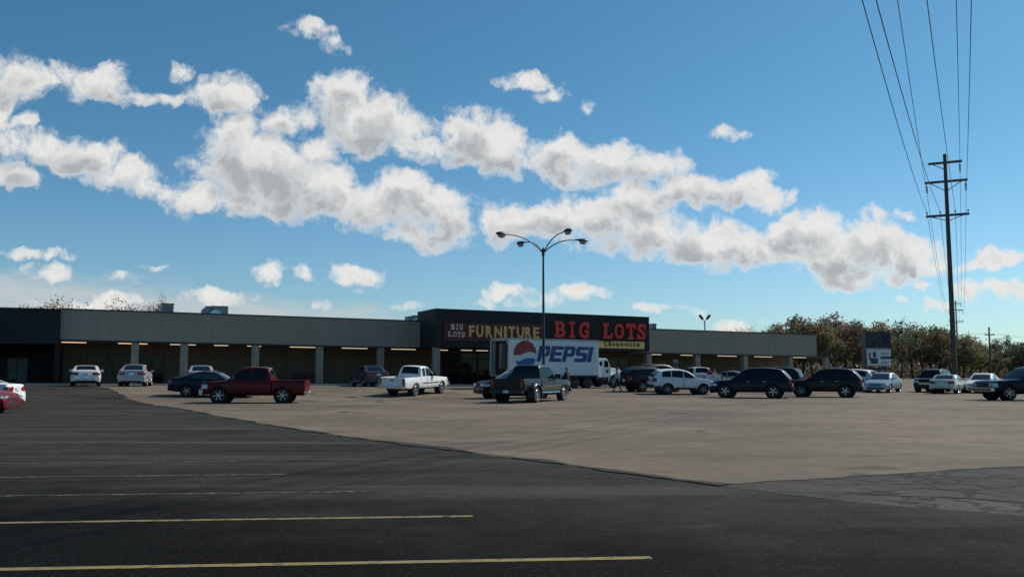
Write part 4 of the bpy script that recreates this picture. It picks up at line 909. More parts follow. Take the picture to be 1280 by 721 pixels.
# ------------------------------------------------------------------ delivery truck: tractor and trailer
def truck():
    p = P(681.5, 67.3); head = 32.5; hd = Vector((math.cos(R(head)), math.sin(R(head))))
    L, Wd = 8.2, 2.5; TW = mat('trailer white paint', (.60, .66, .70), .35, 0, .5, .07, 1.2); tr = thing('box_trailer', 'white soft-drink box trailer with a red, white and blue globe and big blue lettering', 'trailer')
    zb, zt = .95, 3.62
    mb = MB(); f = .10      # open-backed box: floor, roof, sides, nose
    mb.box((0, -Wd / 2 + .03, (zb + zt) / 2), (L, .06, zt - zb)); mb.build('side_wall', TW, tr)
    mb = MB(); mb.box((0, Wd / 2 - .03, (zb + zt) / 2), (L, .06, zt - zb)); mb.build('side_wall', TW, tr)
    mb = MB(); mb.box((L / 2 - .04, 0, (zb + zt) / 2), (.08, Wd - .122, zt - zb)); mb.build('nose_wall', TW, tr)
    mb = MB(); mb.box((0, 0, zt + .022), (L, Wd, .04)); mb.build('roof', TW, tr)
    mb = MB(); mb.box((-.05, 0, zb - .08), (L - .1, Wd, .15)); mb.build('floor', CHASSIS, tr)
    mb = MB(); fx = -L / 2 - .03
    for y in (-Wd / 2 + .1, Wd / 2 - .1): mb.box((fx, y, (zb + zt) / 2), (.06, .2, zt - zb))
    mb.box((fx, 0, zt - .09), (.058, Wd - .402, .18)); mb.box((fx, 0, zb - .03), (.058, Wd - .402, .1)); mb.build('rear_frame', mat('rear frame paint', (.40, .38, .33), .5, 0, .2), tr)
    mb = MB(); mb.box((-L / 2 + .4, 0, (zb + zt) / 2), (.05, Wd - .13, zt - zb - .02)); mb.build('inner_door', BLACKPL, tr)
    mb = MB(); mb.box((-L / 2 - .45, -Wd / 2 + .04, 2.35), (.75, .05, 1.75), 0, Matrix.Rotation(R(12), 3, 'Z')); mb.build('swing_door', BLACKPL, tr)
    for k in range(9):
        mb = MB(); mb.box((-L / 2 + .6 + k * .87, -Wd / 2 - .004, zb + .16), (.06, .008, .06)); mb.build('marker_lamp', AMBER if k % 4 else TAIL, tr)
    mb = MB(); mb.box((0, -Wd / 2 - .006, zt - .03), (L, .012, .09)); mb.box((0, -Wd / 2 - .006, zb + .03), (L, .012, .06)); mb.build('side_rail', STEEL, tr)
    for y in (-1, 1):
        mb = MB(); mb.box((L / 2 - 2.9, y * .75, .5), (.12, .1, .9)); mb.box((L / 2 - 2.9, y * .75, .05), (.3, .25, .06)); mb.build('landing_leg', CHASSIS, tr)
    # globe: three regions of a disc, waves between them
    yl = -Wd / 2 - .004; cx_, cz_, rr = -L / 2 + 1.42, 2.50, 1.0
    def S2(t): return .13 * math.sin(t * 2.9 + .35)
    def wave(o, n=28):
        xs_ = [-1 + 2 * i / n for i in range(n + 1)]; return [(x, o + S2(x)) for x in xs_]
    def arc(a, b, n=26): return [(math.cos(a + (b - a) * i / n), math.sin(a + (b - a) * i / n)) for i in range(n + 1)]
    def disc(pts, nm, m, dy, sc=1.):
        mb = MB(); mb.poly([(cx_ + x * rr * sc, yl - dy, cz_ + z * rr * sc) for x, z in pts], (0, -.004, 0)); mb.build(nm, m, tr)
    wU = [q for q in wave(.05) if math.hypot(*q) < .995]; wL_ = [q for q in wave(-.38) if math.hypot(*q) < .995]
    disc(arc(0, 2 * math.pi, 48)[:-1], 'globe_disc', mat('globe white', (.55, .60, .64), .4), .0, 1.04)
    an = lambda q: math.atan2(q[1], q[0])
    disc(wU + arc(an(wU[-1]), math.pi + (an(wU[0]) - math.pi if an(wU[0]) > 0 else an(wU[0]) + math.pi), 30), 'globe_red', mat('globe red', (.26, .018, .03), .4), .005)
    a0, a1 = an(wL_[-1]), an(wL_[0]); disc(wL_ + arc(a0, a1 if a1 < a0 else a1 - 2 * math.pi, 30), 'globe_blue', mat('globe blue', (.012, .085, .28), .4), .005)
    # lettering: heavy slanted block letters drawn as outlines, x 0..1, z 0..1
    G = {'P': [[(0, 0), (0, 1), (.85, 1), (1, .88), (1, .46), (.85, .33), (.36, .33), (.36, 0)], [(.36, .55), (.66, .55), (.66, .77), (.36, .77)]],
         'E': [[(0, 0), (0, 1), (1, 1), (1, .77), (.36, .77), (.36, .62), (.94, .62), (.94, .40), (.36, .40), (.36, .23), (1, .23), (1, 0)]],
         'S': [[(0, 0), (0, .23), (.64, .23), (.64, .39), (.14, .39), (0, .51), (0, .88), (.14, 1), (1, 1), (1, .77), (.36, .77), (.36, .62), (.86, .62), (1, .49), (1, .12), (.86, 0)]],
         'I': [[(0, 0), (0, 1), (1, 1), (1, 0)]]}
    BL_ = mat('lettering blue', (.014, .045, .20), .4); x = -L / 2 + 2.42; h = 1.17; z0 = 1.98; sh = .28
    for ch, wd in zip('PEPSI', (1.04, 1.10, 1.06, 1.16, .40)):
        g = G[ch]; tf = lambda q: (x + q[0] * wd + q[1] * sh, yl, z0 + q[1] * h); mb = MB()
        if len(g) == 1: mb.poly([tf(q) for q in g[0]], (0, -.006, 0))
        else:   # bowl with a hole: stem, top, right side and bottom bar of the bowl
            for rc in ([(0, 0), (0, 1), (.36, 1), (.36, 0)], [(.36, .77), (.36, 1), (.85, 1), (1, .88), (1, .77)], [(.66, .55), (.66, .77), (1, .77), (1, .55)], [(.36, .33), (.36, .55), (1, .55), (1, .46), (.85, .33)]): mb.poly([tf(q) for q in rc], (0, -.006, 0))
        mb.build('letter', BL_, tr); x += wd + (.07 if ch != 'S' else .05)
    mb = MB(); mb.box((L / 2 - .5, yl - .003, z0 - .12), (.05, .006, .05)); mb.build('trade_mark_dot', BL_, tr)
    for x in (-L / 2 + .95, -L / 2 + 2.05):
        for sg in (1, -1): add_wheel(tr, x, sg * (Wd / 2 - .16), .5, .28, 0, STEEL, sg < 0)
    mb = MB(); mb.box((-L / 2 + 1.5, 0, .6), (2.4, .9, .25)); mb.build('bogie', CHASSIS, tr)
    place(tr, p.x, p.y, head)
    # tractor
    c = thing('tractor_unit', 'white conventional truck cab coupled to the soft-drink trailer', 'truck'); TWp = paint('truck white', (.72, .73, .72))
    # frame x: 0 at the rear of the frame; the cab starts at 3.05
    mb = MB(); mb.box((2.3, 0, .72), (5.2, .9, .26)); mb.build('chassis_frame', CHASSIS, c)
    for x in (.75, 1.95):
        for sg in (1, -1):
            add_wheel(c, x, sg * .98, .48, .28, 0, STEEL, sg < 0); add_wheel(c, x, sg * .68, .48, .28, 0, STEEL, sg < 0)
    for sg in (1, -1): add_wheel(c, 4.55, sg * 1.0, .48, .27, 6, STEEL, sg < 0)
    mb = MB()       # cab: side outline extruded and tapered
    out = [(3.02, .82), (4.28, .82), (4.28, 1.42), (4.22, 1.55), (3.98, 2.22), (3.85, 2.30), (3.02, 2.30)]
    for a, b_ in ((-1, 1),):
        lo = [(x, -1.06 if z < 1.6 else -.96, z) for x, z in out]; hi = [(x, -y, z) for x, y, z in lo]; n = len(out); b0 = len(mb.v); mb.v += lo + hi
        mb.face(tuple(range(b0, b0 + n))); mb.face(tuple(range(b0 + n, b0 + 2 * n))[::-1])
        for i in range(n): j = (i + 1) % n; mb.face((b0 + i, b0 + n + i, b0 + n + j, b0 + j))
    mb.build('cab', TWp, c, bevel=.04)
    mb = MB(); out = [(4.285, .95), (5.5, .95), (5.62, 1.05), (5.6, 1.32), (5.42, 1.44), (4.285, 1.62)]
    lo = [(x, -.82 if x < 5 else -.70, z) for x, z in out]; hi = [(x, -y, z) for x, y, z in lo]; n = len(out); mb.v = lo + hi
    mb.face(tuple(range(n))); mb.face(tuple(range(n, 2 * n))[::-1])
    for i in range(n): j = (i + 1) % n; mb.face((i, n + i, n + j, j))
    mb.build('bonnet', TWp, c, bevel=.05)
    for sg in (1, -1):
        rows = []
        for q in range(15):
            a = math.pi * (q / 14.); rows.append([(4.55 + math.cos(a) * .60, sg * y, .48 + math.sin(a) * .62) for y in (.70, 1.15, 1.17)] + [(4.55 + math.cos(a) * .56, sg * 1.17, .48 + math.sin(a) * .58)])
        mb = MB(); mb.grid(rows); mb.build('fender', TWp, c, True)
        mb = MB(); mb.poly([(x, sg * (1.045 if z < 1.6 else 1.0), z) for x, z in ((3.62, 1.6), (4.14, 1.6), (3.96, 2.1), (3.62, 2.1))], (0, sg * .012, 0)); w_ = mb.build('side_window', GLASS, c)
        mb = MB(); mb.poly([(x, sg * 1.0, z) for x, z in ((3.16, 1.72), (3.42, 1.72), (3.42, 2.04), (3.16, 2.04))], (0, sg * .012, 0)); mb.build('sleeper_window', GLASS, c)
        mb = MB(); mb.box((3.87, sg * 1.065, 1.22), (.72, .012, .72)); d = mb.build('door', TWp, c, bevel=.005)
        mb = MB(); mb.lathe([(.001, .0), (.14, 0), (.14, .008), (.001, .008)], (3.87, sg * 1.076 - (.008 if sg < 0 else 0), 1.30), n=20); mb.build('door_emblem', BL_, d)
        mb = MB(); mb.tube([(4.2, sg * 1.0, 1.55), (4.25, sg * 1.3, 1.6), (4.25, sg * 1.3, 2.05), (4.05, sg * .98, 2.15)], .018, 6); mb.box((4.23, sg * 1.3, 1.83), (.05, .18, .4)); mb.build('mirror', BLACKPL, c)
        mb = MB(); mb.tube([(2.92, sg * .95, .8), (2.92, sg * .95, 2.75)], .065, 10); mb.build('exhaust_stack', CHROME, c, True)
        mb = MB(); mb.lathe([(.001, -.62), (.28, -.6), (.28, .6), (.001, .62)], (3.4, sg * .82, .62), 'X', 16); mb.build('fuel_tank', CHASSIS, c, True)
        mb = MB(); mb.box((5.59, sg * .58, 1.2), (.06, .2, .16)); mb.build('headlight', HEAD, c)
    mb = MB(); mb.poly([(4.275, -.88, 1.52), (4.275, .88, 1.52), (4.03, .80, 2.14), (4.03, -.80, 2.14)], (.012, 0, .006)); mb.build('windscreen', GLASS, c)
    mb = MB(); mb.box((5.63, 0, 1.18), (.04, .8, .34)); mb.build('grille', CHROME, c)
    mb = MB(); mb.box((5.68, 0, .72), (.14, 2.1, .28)); mb.build('front_bumper', CHROME, c, bevel=.03)
    mb = MB(); mb.lathe([(.001, .95), (.45, .93), (.45, .86), (.001, .86)], (1.35, 0, 0), 'Z', 16); mb.build('fifth_wheel', CHASSIS, c)
    q = p + hd * (L / 2 - 2.88); place(c, q.x, q.y, head); c.location.z = tr.location.z; c.rotation_euler = tr.rotation_euler
truck()

# ------------------------------------------------------------------ street furniture, poles and wires
M_LAMP = mat('weathered lamp steel', (.045, .055, .065), .5, .5); M_LENS = mat('lamp bowl', (.30, .32, .33), .3); M_WOOD = mat('weathered pole wood', (.085, .072, .060), .9, var=.3, scale=1.2); M_ARM = mat('grey crossarm wood', (.10, .092, .085), .85)
M_INS = mat('dark porcelain', (.04, .035, .035), .3); M_WIRE = mat('aluminium conductor', (.075, .08, .09), .6, .3)
def lamp_post():
    p = P(679.3, 56.5, 5); z0 = Z(313.5, p.y); g = gz(p.x, p.y)
    t = thing('lamp_post', 'tall four-armed parking lot lamp post with curved arms behind the dark dually pickup', 'lamp post', (p.x, p.y, g))
    mb = MB(); mb.lathe([(.001, .75), (.28, .74), (.3, .70), (.3, 0)], (0, 0, 0), 'Z', 18); mb.build('concrete_base', M_CONC, t, True)
    mb = MB(); mb.tube([(0, 0, .75), (0, 0, 4), (0, 0, z0 - g + .12)], [.10, .085, .06], 12); mb.build('pole', M_LAMP, t, True)
    mb = MB(); mb.lathe([(.001, .22), (.05, .2), (.09, .1), (.09, -.3), (.06, -.36)], (0, 0, z0 - g), 'Z', 12); mb.build('arm_bracket', M_LAMP, t, True)
    for dx, dy in ((-.88, -.47), (.88, .47), (-.47, .88), (.47, -.88)):
        d = Vector((dx, dy, 0)); A = 2.45; b = Vector((0, 0, z0 - g - .15)); pts = []
        for k in range(13):
            q = k / 12.; pts.append(b + d * (A * q) + Vector((0, 0, 1.0 * (1 - (1 - q) ** 2.3))))
        mb = MB(); mb.tube(pts, [.045 - .012 * k / 12 for k in range(13)], 8); arm = mb.build('arm', M_LAMP, t, True)
        e = pts[-1]; s_ = Vector((-dy, dx, 0)); rows = []
        prof = [(0, .05, .05), (.15, .08, .08), (.35, .16, .12), (.6, .23, .15), (.8, .21, .13), (.93, .11, .08), (.97, .01, .01)]
        for x, w, h in prof:
            c = e + d * x + Vector((0, 0, .02)); rows.append([c + s_ * (w * math.cos(a * math.pi / 6)) + Vector((0, 0, (h if math.sin(a * math.pi / 6) > 0 else h * .45) * math.sin(a * math.pi / 6))) for a in range(12)])
        mb = MB(); mb.grid(rows, 0, True); hd = mb.build('lamp_head', M_LAMP, arm, True)
        rows = []
        for k, (f, dz) in enumerate(((1, -.04), (.92, -.12), (.7, -.19), (.35, -.225), (.02, -.23))):
            rows.append([e + d * (.58 + .27 * f * math.cos(a * math.pi / 8)) + s_ * (.20 * f * math.sin(a * math.pi / 8)) + Vector((0, 0, dz)) for a in range(16)])
        mb = MB(); mb.grid(rows, 0, True); mb.build('lamp_bowl', M_LENS, arm, True)
lamp_post()
def flood_post():
    p = P(881, 128, 8); z1 = Z(400, p.y)
    t = thing('flood_light_post', 'distant pole with two tilted flood lights rising behind the store roof', 'lamp post', (p.x, p.y, gz(p.x, p.y)))
    mb = MB(); mb.tube([(0, 0, 0), (0, 0, z1)], [.12, .08], 8); mb.build('pole', M_LAMP, t, True)
    for sg in (-1, 1):
        mb = MB(); mb.tube([(0, 0, z1 - .05), (sg * .35, 0, z1 + .25)], .05, 6); mb.build('arm', M_LAMP, t)
        mb = MB(); mb.box((sg * .52, -.05, z1 + .55), (.34, .4, .8), 0, Matrix.Rotation(R(sg * 38), 3, 'Y')); mb.build('flood_lamp', M_LAMP, t, bevel=.05)
flood_post()
LD = Vector((.4506, .8927, 0)); AD = Vector((.893, -.45, 0))
def utility_pole(x, y, H, k, label):
    """three cross-arms: short top one, braced middle one with hanging insulators, lower one with pins"""
    t = thing('utility_pole', label, 'utility pole', (x, y, gz(x, y)), 0, 'wooden utility poles by the lot')
    mb = MB(); mb.tube([(0, 0, 0), (0, 0, H * .5), (0, 0, H)], [.235 * k, .19 * k, .14 * k], 12); mb.build('pole', M_WOOD, t, True)
    rot = Matrix.Rotation(math.atan2(AD.y, AD.x), 3, 'Z'); off = -LD * .2 * k; att = {}
    def arm(z, hl, nm, brace, sides):
        mb = MB(); mb.box(Vector((0, 0, z)) + off, (hl * 2, .11, .2), 0, rot); a = mb.build('crossarm', M_ARM, t)
        for sg in sides:
            mb = MB(); mb.tube([Vector((0, 0, z - brace)) + off * .9, AD * (sg * hl * .72) + off * .9 + Vector((0, 0, z - .08))], .035, 6); mb.build('brace', M_ARM, a)
        return a
    zt_, zm, zl = H - .78, H - 2.42, H - 5.35
    a1 = arm(zt_, 1.32, 'top', .62, (-1,)); a2 = arm(zm, 1.66, 'mid', .85, (-1, 1)); a3 = arm(zl, 1.66, 'low', .5, (-1, 1))
    def hang(a, x, z, nm):
        mb = MB(); c = AD * x + off; prof = [(.02, 0), (.02, -.15)]
        for q in range(5): prof += [(.03, -.16 - q * .13), (.10, -.2 - q * .13), (.10, -.23 - q * .13), (.03, -.25 - q * .13)]
        prof += [(.02, -.9), (.001, -.92)]; mb.lathe(prof, c + Vector((0, 0, z - .1)), 'Z', 10); mb.build('insulator', M_INS, a, True); att[nm] = t.location + c + Vector((0, 0, z - 1.02))
    def pin(a, x, z, nm):
        mb = MB(); c = AD * x + off; mb.lathe([(.02, 0), (.02, .12), (.07, .14), (.075, .22), (.04, .28), (.001, .29)], c + Vector((0, 0, z + .1)), 'Z', 10); mb.build('insulator', M_INS, a, True); att[nm] = t.location + c + Vector((0, 0, z + .40))
    hang(a1, 1.12, zt_, 'tr'); hang(a2, -1.5, zm, 'ml'); hang(a2, 1.5, zm, 'mr')
    for nm, xx in (('lo', -1.58), ('li', -.55), ('ri', .62), ('ro', 1.58)): pin(a3, xx, zl, nm)
    return att
pb = P(1190.5, 75., 8); H1 = Z(193, 75.)
p1 = Vector((pb.x - .1, 75., 0)); p2v = P(1196.5, 224., 10); p2 = Vector((p2v.x, 224., 0)); p0 = p1 - LD * 150
att1 = utility_pole(p1.x, p1.y, H1, 1., 'tall grey wooden utility pole with three crossarms, nearest on the right side of the lot')
att2 = utility_pole(p2.x, p2.y, Z(375.5, 224.), 1., 'distant utility pole with three crossarms just right of the tall near one')
def curve(a, b, sag, n=60): return [a.lerp(b, k / n) - Vector((0, 0, 4 * sag * (k / n) * (1 - k / n))) for k in range(n + 1)]
def project(q):
    cp, sp = math.cos(PITCH), math.sin(PITCH); y = q.y * cp + (q.z - CAMZ) * sp; z = -q.y * sp + (q.z - CAMZ) * cp
    return (CX + F * q.x / y, CY - F * z / y) if y > .5 else None
def u_top(a, b, sag):
    pr = None
    for q in curve(a, b, sag, 160):
        w = project(q)
        if w is None: return None
        if w[1] < 0: return w[0] if pr is None else pr[0] + (w[0] - pr[0]) * pr[1] / (pr[1] - w[1])
        pr = w
    return None
WL = {'lo': ('lowest outer left', 1076), 'li': ('lower inner left', 1094), 'ml': ('left middle', 1122), 'ri': ('lower inner right', 1159), 'tr': ('upper right', 1198), 'mr': ('right middle', 1213)}
for nm, (lab, ut) in WL.items():
    a = att1[nm]; best = None
    for sx in range(-14, 15):                      # where the span hangs on the pole behind the photographer, and how slack it is
        for sg_ in range(2, 13):
            b = p0 + AD * (sx * .5) + Vector((0, 0, a.z)); sag = sg_ * .5; u = u_top(a, b, sag)
            if u is not None:
                cst = abs(u - ut) + abs(sag - (3.6 if nm in ('lo', 'li', 'ri') else 3.)) * 3 + abs(sx) * .6
                if best is None or cst < best[0]: best = (cst, b, sag)
    mb = MB(); mb.tube(curve(a, best[1], best[2]), .017, 5); mb.tube(curve(a, att2[nm], 2.8, 40), .017, 5)
    tag(mb.build('power_line', M_WIRE, None, True), 'dark power line running from the %s insulator of the tall near utility pole' % lab, 'power line', 'power lines between the utility poles')
def small_pole():
    p = P(1237.5, 196, 6); H = Z(408.5, p.y); t = thing('utility_pole', 'short distant wooden pole with two crossarms near the right edge above the trees', 'utility pole', (p.x, p.y, 0), 0, 'wooden utility poles by the lot')
    mb = MB(); mb.tube([(0, 0, 0), (0, 0, H)], [.24, .15], 10); mb.build('pole', M_WOOD, t, True)
    for z, hl, an in ((H - .55, .95, 55), (H - 1.75, 1.15, 8)):
        mb = MB(); mb.box((0, -.2, z), (hl * 2, .14, .22), 0, Matrix.Rotation(R(an), 3, 'Z')); a = mb.build('crossarm', M_ARM, t)
        for s_ in (-.85, .85):
            mb = MB(); c = Matrix.Rotation(R(an), 3, 'Z') @ Vector((s_ * hl, 0, 0)); mb.lathe([(.03, 0), (.08, .1), (.08, .25), (.001, .32)], c + Vector((0, -.2, z + .1)), 'Z', 8); mb.build('insulator', M_INS, a)
    for s_, y2, lab in ((60, 40, 'thin distant wire leading right from the short pole near the right edge'), (-45, 70, 'thin distant wire leading left from the short pole near the right edge')):
        mb = MB(); mb.tube(curve(Vector((p.x, p.y - .2, H - 1.35)), Vector((p.x + s_, p.y + y2, H - 1)), 1.2, 24), .03, 5); tag(mb.build('power_line', M_WIRE, None, True), lab, 'power line')
small_pole()
# ------------------------------------------------------------------ roadside sign with two stacked panels
def M_poster():
    m, nt, b = nodes('faded poster picture'); N, L = nt.nodes, nt.links; tc = N.new('ShaderNodeTexCoord'); n = N.new('ShaderNodeTexNoise'); n.inputs['Scale'].default_value = .8; n.inputs['Detail'].default_value = 2; L.new(tc.outputs['Object'], n.inputs['Vector'])
    r = N.new('ShaderNodeValToRGB'); L.new(n.outputs['Fac'], r.inputs[0]); e = r.color_ramp.elements; e[0].position = .38; e[0].color = (.012, .014, .022, 1); e[1].position = .62; e[1].color = (.055, .042, .048, 1)
    q = e.new(.5); q.color = (.03, .022, .032, 1); L.new(r.outputs[0], b.inputs['Base Color']); b.inputs['Roughness'].default_value = .5; return m
def road_sign():
    Y = 112.; pl = P(1083, Y, 5); pr_ = P(1113, Y, 5); w = pr_.x - pl.x; zb1, zt1 = Z(457, Y), Z(437, Y); zb2, zt2 = Z(434.5, Y), Z(415, Y); dp = 1.5
    t = thing('roadside_sign', 'two-panel sign, dark picture above a pale blue panel, standing before the autumn trees', 'sign', ((pl.x + pr_.x) / 2, Y, 0)); DK = mat('dark sign cabinet', (.018, .02, .028), .5)
    for z0, z1, nm, m in ((zb1, zt1, 'lower_panel', mat('pale blue panel', (.42, .47, .50), .45, emit=(.7, .85, 1), estr=.05)), (zb2, zt2, 'upper_panel', M_poster())):
        mb = MB(); mb.box((0, dp / 2, (z0 + z1) / 2), (w + .16, dp, z1 - z0 + .12)); c = mb.build('cabinet', DK, t, bevel=.03)
        mb = MB(); mb.box((0, -.012, (z0 + z1) / 2), (w, .02, z1 - z0)); mb.build(nm, m, c)
        if nm == 'lower_panel':
            NB = mat('navy print', (.035, .06, .10), .5); GB = mat('grey blue print', (.16, .20, .25), .5); h = z1 - z0
            for k, (x, z, ww, hh, m2) in enumerate(((-.18, .70, .14, .34, NB), (-.20, .30, .30, .36, NB), (.28, .50, .44, .16, NB), (-.38, .6, .10, .5, GB), (.24, .80, .34, .05, GB), (.24, .70, .3, .05, GB), (.26, .24, .34, .05, GB), (.22, .14, .26, .05, GB))):
                mb = MB(); mb.box((x * w, -.026, z0 + z * h), (ww * w, .006, hh * h)); mb.build('print_block', m2, c)
    mb = MB(); mb.box((0, dp / 2, zb1 - .35), (w + .4, dp * .8, .22)); mb.build('service_beam', DK, t)
    mb = MB(); mb.box((-.2, .1, (zt1 + zb2) / 2), (w * .9, .2, .1)); mb.build('light_bar', mat('white bar', (.7, .7, .7), .4), t)
    for x in (-w * .3, w * .3):
        mb = MB(); mb.box((x, dp / 2, zb2 / 2), (.28, .28, zb2)); mb.build('post', STEEL, t)
road_sign()
# ------------------------------------------------------------------ trees
def M_leaf(name, c1, c2):
    m, nt, b = nodes(name); N, L = nt.nodes, nt.links
    tc = N.new('ShaderNodeTexCoord'); n = N.new('ShaderNodeTexNoise'); n.inputs['Scale'].default_value = .55; n.inputs['Detail'].default_value = 3; L.new(tc.outputs['Object'], n.inputs['Vector'])
    oi = N.new('ShaderNodeObjectInfo'); ad = N.new('ShaderNodeMath'); ad.operation = 'MULTIPLY_ADD'; L.new(oi.outputs['Random'], ad.inputs[0]); ad.inputs[1].default_value = .45; ad.inputs[2].default_value = -.22
    a2 = N.new('ShaderNodeMath'); a2.operation = 'ADD'; L.new(ad.outputs[0], a2.inputs[0]); L.new(n.outputs['Fac'], a2.inputs[1])
    r = N.new('ShaderNodeValToRGB'); L.new(a2.outputs[0], r.inputs[0]); e = r.color_ramp.elements; e[0].position = .33; e[0].color = (*c1, 1); e[1].position = .68; e[1].color = (*c2, 1)
    L.new(r.outputs[0], b.inputs['Base Color']); b.inputs['Roughness'].default_value = .7; b.inputs['Specular IOR Level'].default_value = .2
    tr = N.new('ShaderNodeBsdfTranslucent'); L.new(r.outputs[0], tr.inputs[0]); ms = N.new('ShaderNodeMixShader'); ms.inputs[0].default_value = .38
    L.new(b.outputs[0], ms.inputs[1]); L.new(tr.outputs[0], ms.inputs[2]); L.new(ms.outputs[0], nt.nodes['Material Output'].inputs[0]); return m
M_BARK = mat('bark', (.06, .05, .042), .95, var=.3, scale=2.)
LEAF = {'rust': M_leaf('rust leaves', (0.188, 0.138, 0.093), (0.300, 0.203, 0.132)), 'olive': M_leaf('olive leaves', (0.138, 0.138, 0.078), (0.240, 0.217, 0.117)), 'green': M_leaf('dark green leaves', (0.093, 0.117, 0.066), (0.168, 0.188, 0.099)), 'gold': M_leaf('dull gold leaves', (0.225, 0.183, 0.102), (0.360, 0.270, 0.138)), 'bare': M_leaf('brown remnant leaves', (0.240, 0.180, 0.135), (0.375, 0.270, 0.195))}
def tree_proto(kind, H, Wd, seed, nleaf, lsize, low=.25, limbs=9, ls=1.):
    rnd = random.Random(seed); tr = MB(); tips = []
    sway = [Vector((rnd.uniform(-.03, .03) * H * k, rnd.uniform(-.03, .03) * H * k, H * .82 * k / 5)) for k in range(6)]
    tr.tube(sway, [H * .020 * (1 - .8 * k / 5) + .03 for k in range(6)], 7)
    for i in range(limbs):
        f = low + (.95 - low) * (i + rnd.random() * .6) / limbs; k = f * 5 * .98; j = min(4, int(k)); b = sway[j].lerp(sway[j + 1], k - j)
        az = i * 2.4 + rnd.random(); env = math.sin(math.pi * min(1, max(.12, (f - low + .18) / (1.12 - low)))) ** .7; ln = Wd / 2 * env * rnd.uniform(.75, 1.15)
        d = Vector((math.cos(az), math.sin(az), rnd.uniform(.35, .9))); e = b + d * ln; m_ = b.lerp(e, .5) + Vector((0, 0, -.06 * ln))
        tr.tube([b, m_, e], [H * .008 * (1.1 - f) + .03, H * .005 * (1.1 - f) + .02, .015], 5); tips.append((e, .9)); tips.append((m_.lerp(e, .4), .8))
        for q in range(4):
            o = m_.lerp(e, rnd.random()); d2 = Vector((rnd.uniform(-1, 1), rnd.uniform(-1, 1), rnd.uniform(0, 1))).normalized() * ln * rnd.uniform(.3, .6)
            tr.tube([o, o + d2 * .5 + Vector((0, 0, .05)), o + d2], [.03, .02, .01], 4, cap=False); tips.append((o + d2, .75))
    for q in range(4): tips.append((sway[5] + Vector((rnd.uniform(-.5, .5), rnd.uniform(-.5, .5), rnd.uniform(0, .17) * H)), .8))
    cr = MB()
    for q in range(nleaf):
        c, s_ = tips[rnd.randrange(len(tips))]; rr = Wd * .105 * s_ * ls
        v = Vector((rnd.gauss(0, 1), rnd.gauss(0, 1), rnd.gauss(0, .75))) * rr; p_ = c + v
        if p_.z < .6: continue
        a = Vector((rnd.gauss(0, 1), rnd.gauss(0, 1), rnd.gauss(0, 1))).normalized(); b = a.orthogonal().normalized(); l = lsize * rnd.uniform(.6, 1.3); a *= l; b *= l * .62
        i0 = len(cr.v); cr.v += [tuple(p_ - a * .5 - b * .5), tuple(p_ + a * .5 - b * .35), tuple(p_ + a * .45 + b * .5), tuple(p_ - a * .4 + b * .4)]; cr.face((i0, i0 + 1, i0 + 2, i0 + 3))
    root = thing('tree', 'autumn tree', 'tree'); tr.build('trunk', M_BARK, root, True); cr.build('crown', LEAF[kind], root, fix=False)
    return root
PROTO = {'rust1': tree_proto('rust', 16, 11, 1, 2600, .60), 'olive1': tree_proto('olive', 16, 10, 2, 2600, .6), 'green1': tree_proto('green', 16, 10, 3, 3000, .6, .15, 11), 'gold1': tree_proto('gold', 15, 10, 4, 2000, .55), 'rust2': tree_proto('rust', 16, 9, 5, 1700, .5, .3, 10), 'olive2': tree_proto('olive', 16, 12, 6, 2400, .6, .2, 11), 'open': tree_proto('green', 16, 11, 7, 1500, .5, .3, 11, .85),
         'bare1': tree_proto('bare', 12, 8, 8, 2600, .26, .4, 22, 1.15), 'bare2': tree_proto('bare', 12, 7, 9, 2600, .26, .4, 22, 1.15)}
WORD = {'rust1': 'rust brown autumn tree', 'olive1': 'olive brown autumn tree', 'green1': 'dark green leafy tree', 'gold1': 'dull gold autumn tree', 'rust2': 'thin-leaved rust autumn tree', 'olive2': 'broad olive autumn tree', 'open': 'dark open-crowned tree', 'bare1': 'almost bare brown tree', 'bare2': 'sparse brown tree'}
PH = {k: (12 if k.startswith('bare') else 15 if k == 'gold1' else 16) for k in PROTO}
TOPS = {k: max(v.co.z for v in [c for c in o.children if c.name.startswith('crown')][0].data.vertices) for k, o in PROTO.items()}
USED = set(); KEY = {}
def tree(kind, u, v, Y, where, wide=1., group='autumn trees beyond the lot'):
    top = Z(v, Y); p = P(u, Y, top / 2); s_ = top / (TOPS[kind] * .97); rz = random.Random(int(u * 7 + Y)).uniform(0, 6.28)
    o = PROTO[kind] if kind not in USED else copy_tree(PROTO[kind]); USED.add(kind)
    o.location = (p.x, Y, gz(p.x, Y)); o.rotation_euler = (0, 0, rz); o.scale = (s_ * wide, s_ * wide, s_); o['label'] = WORD[kind] + ' ' + where; o['category'] = 'tree'; o['group'] = group; return o
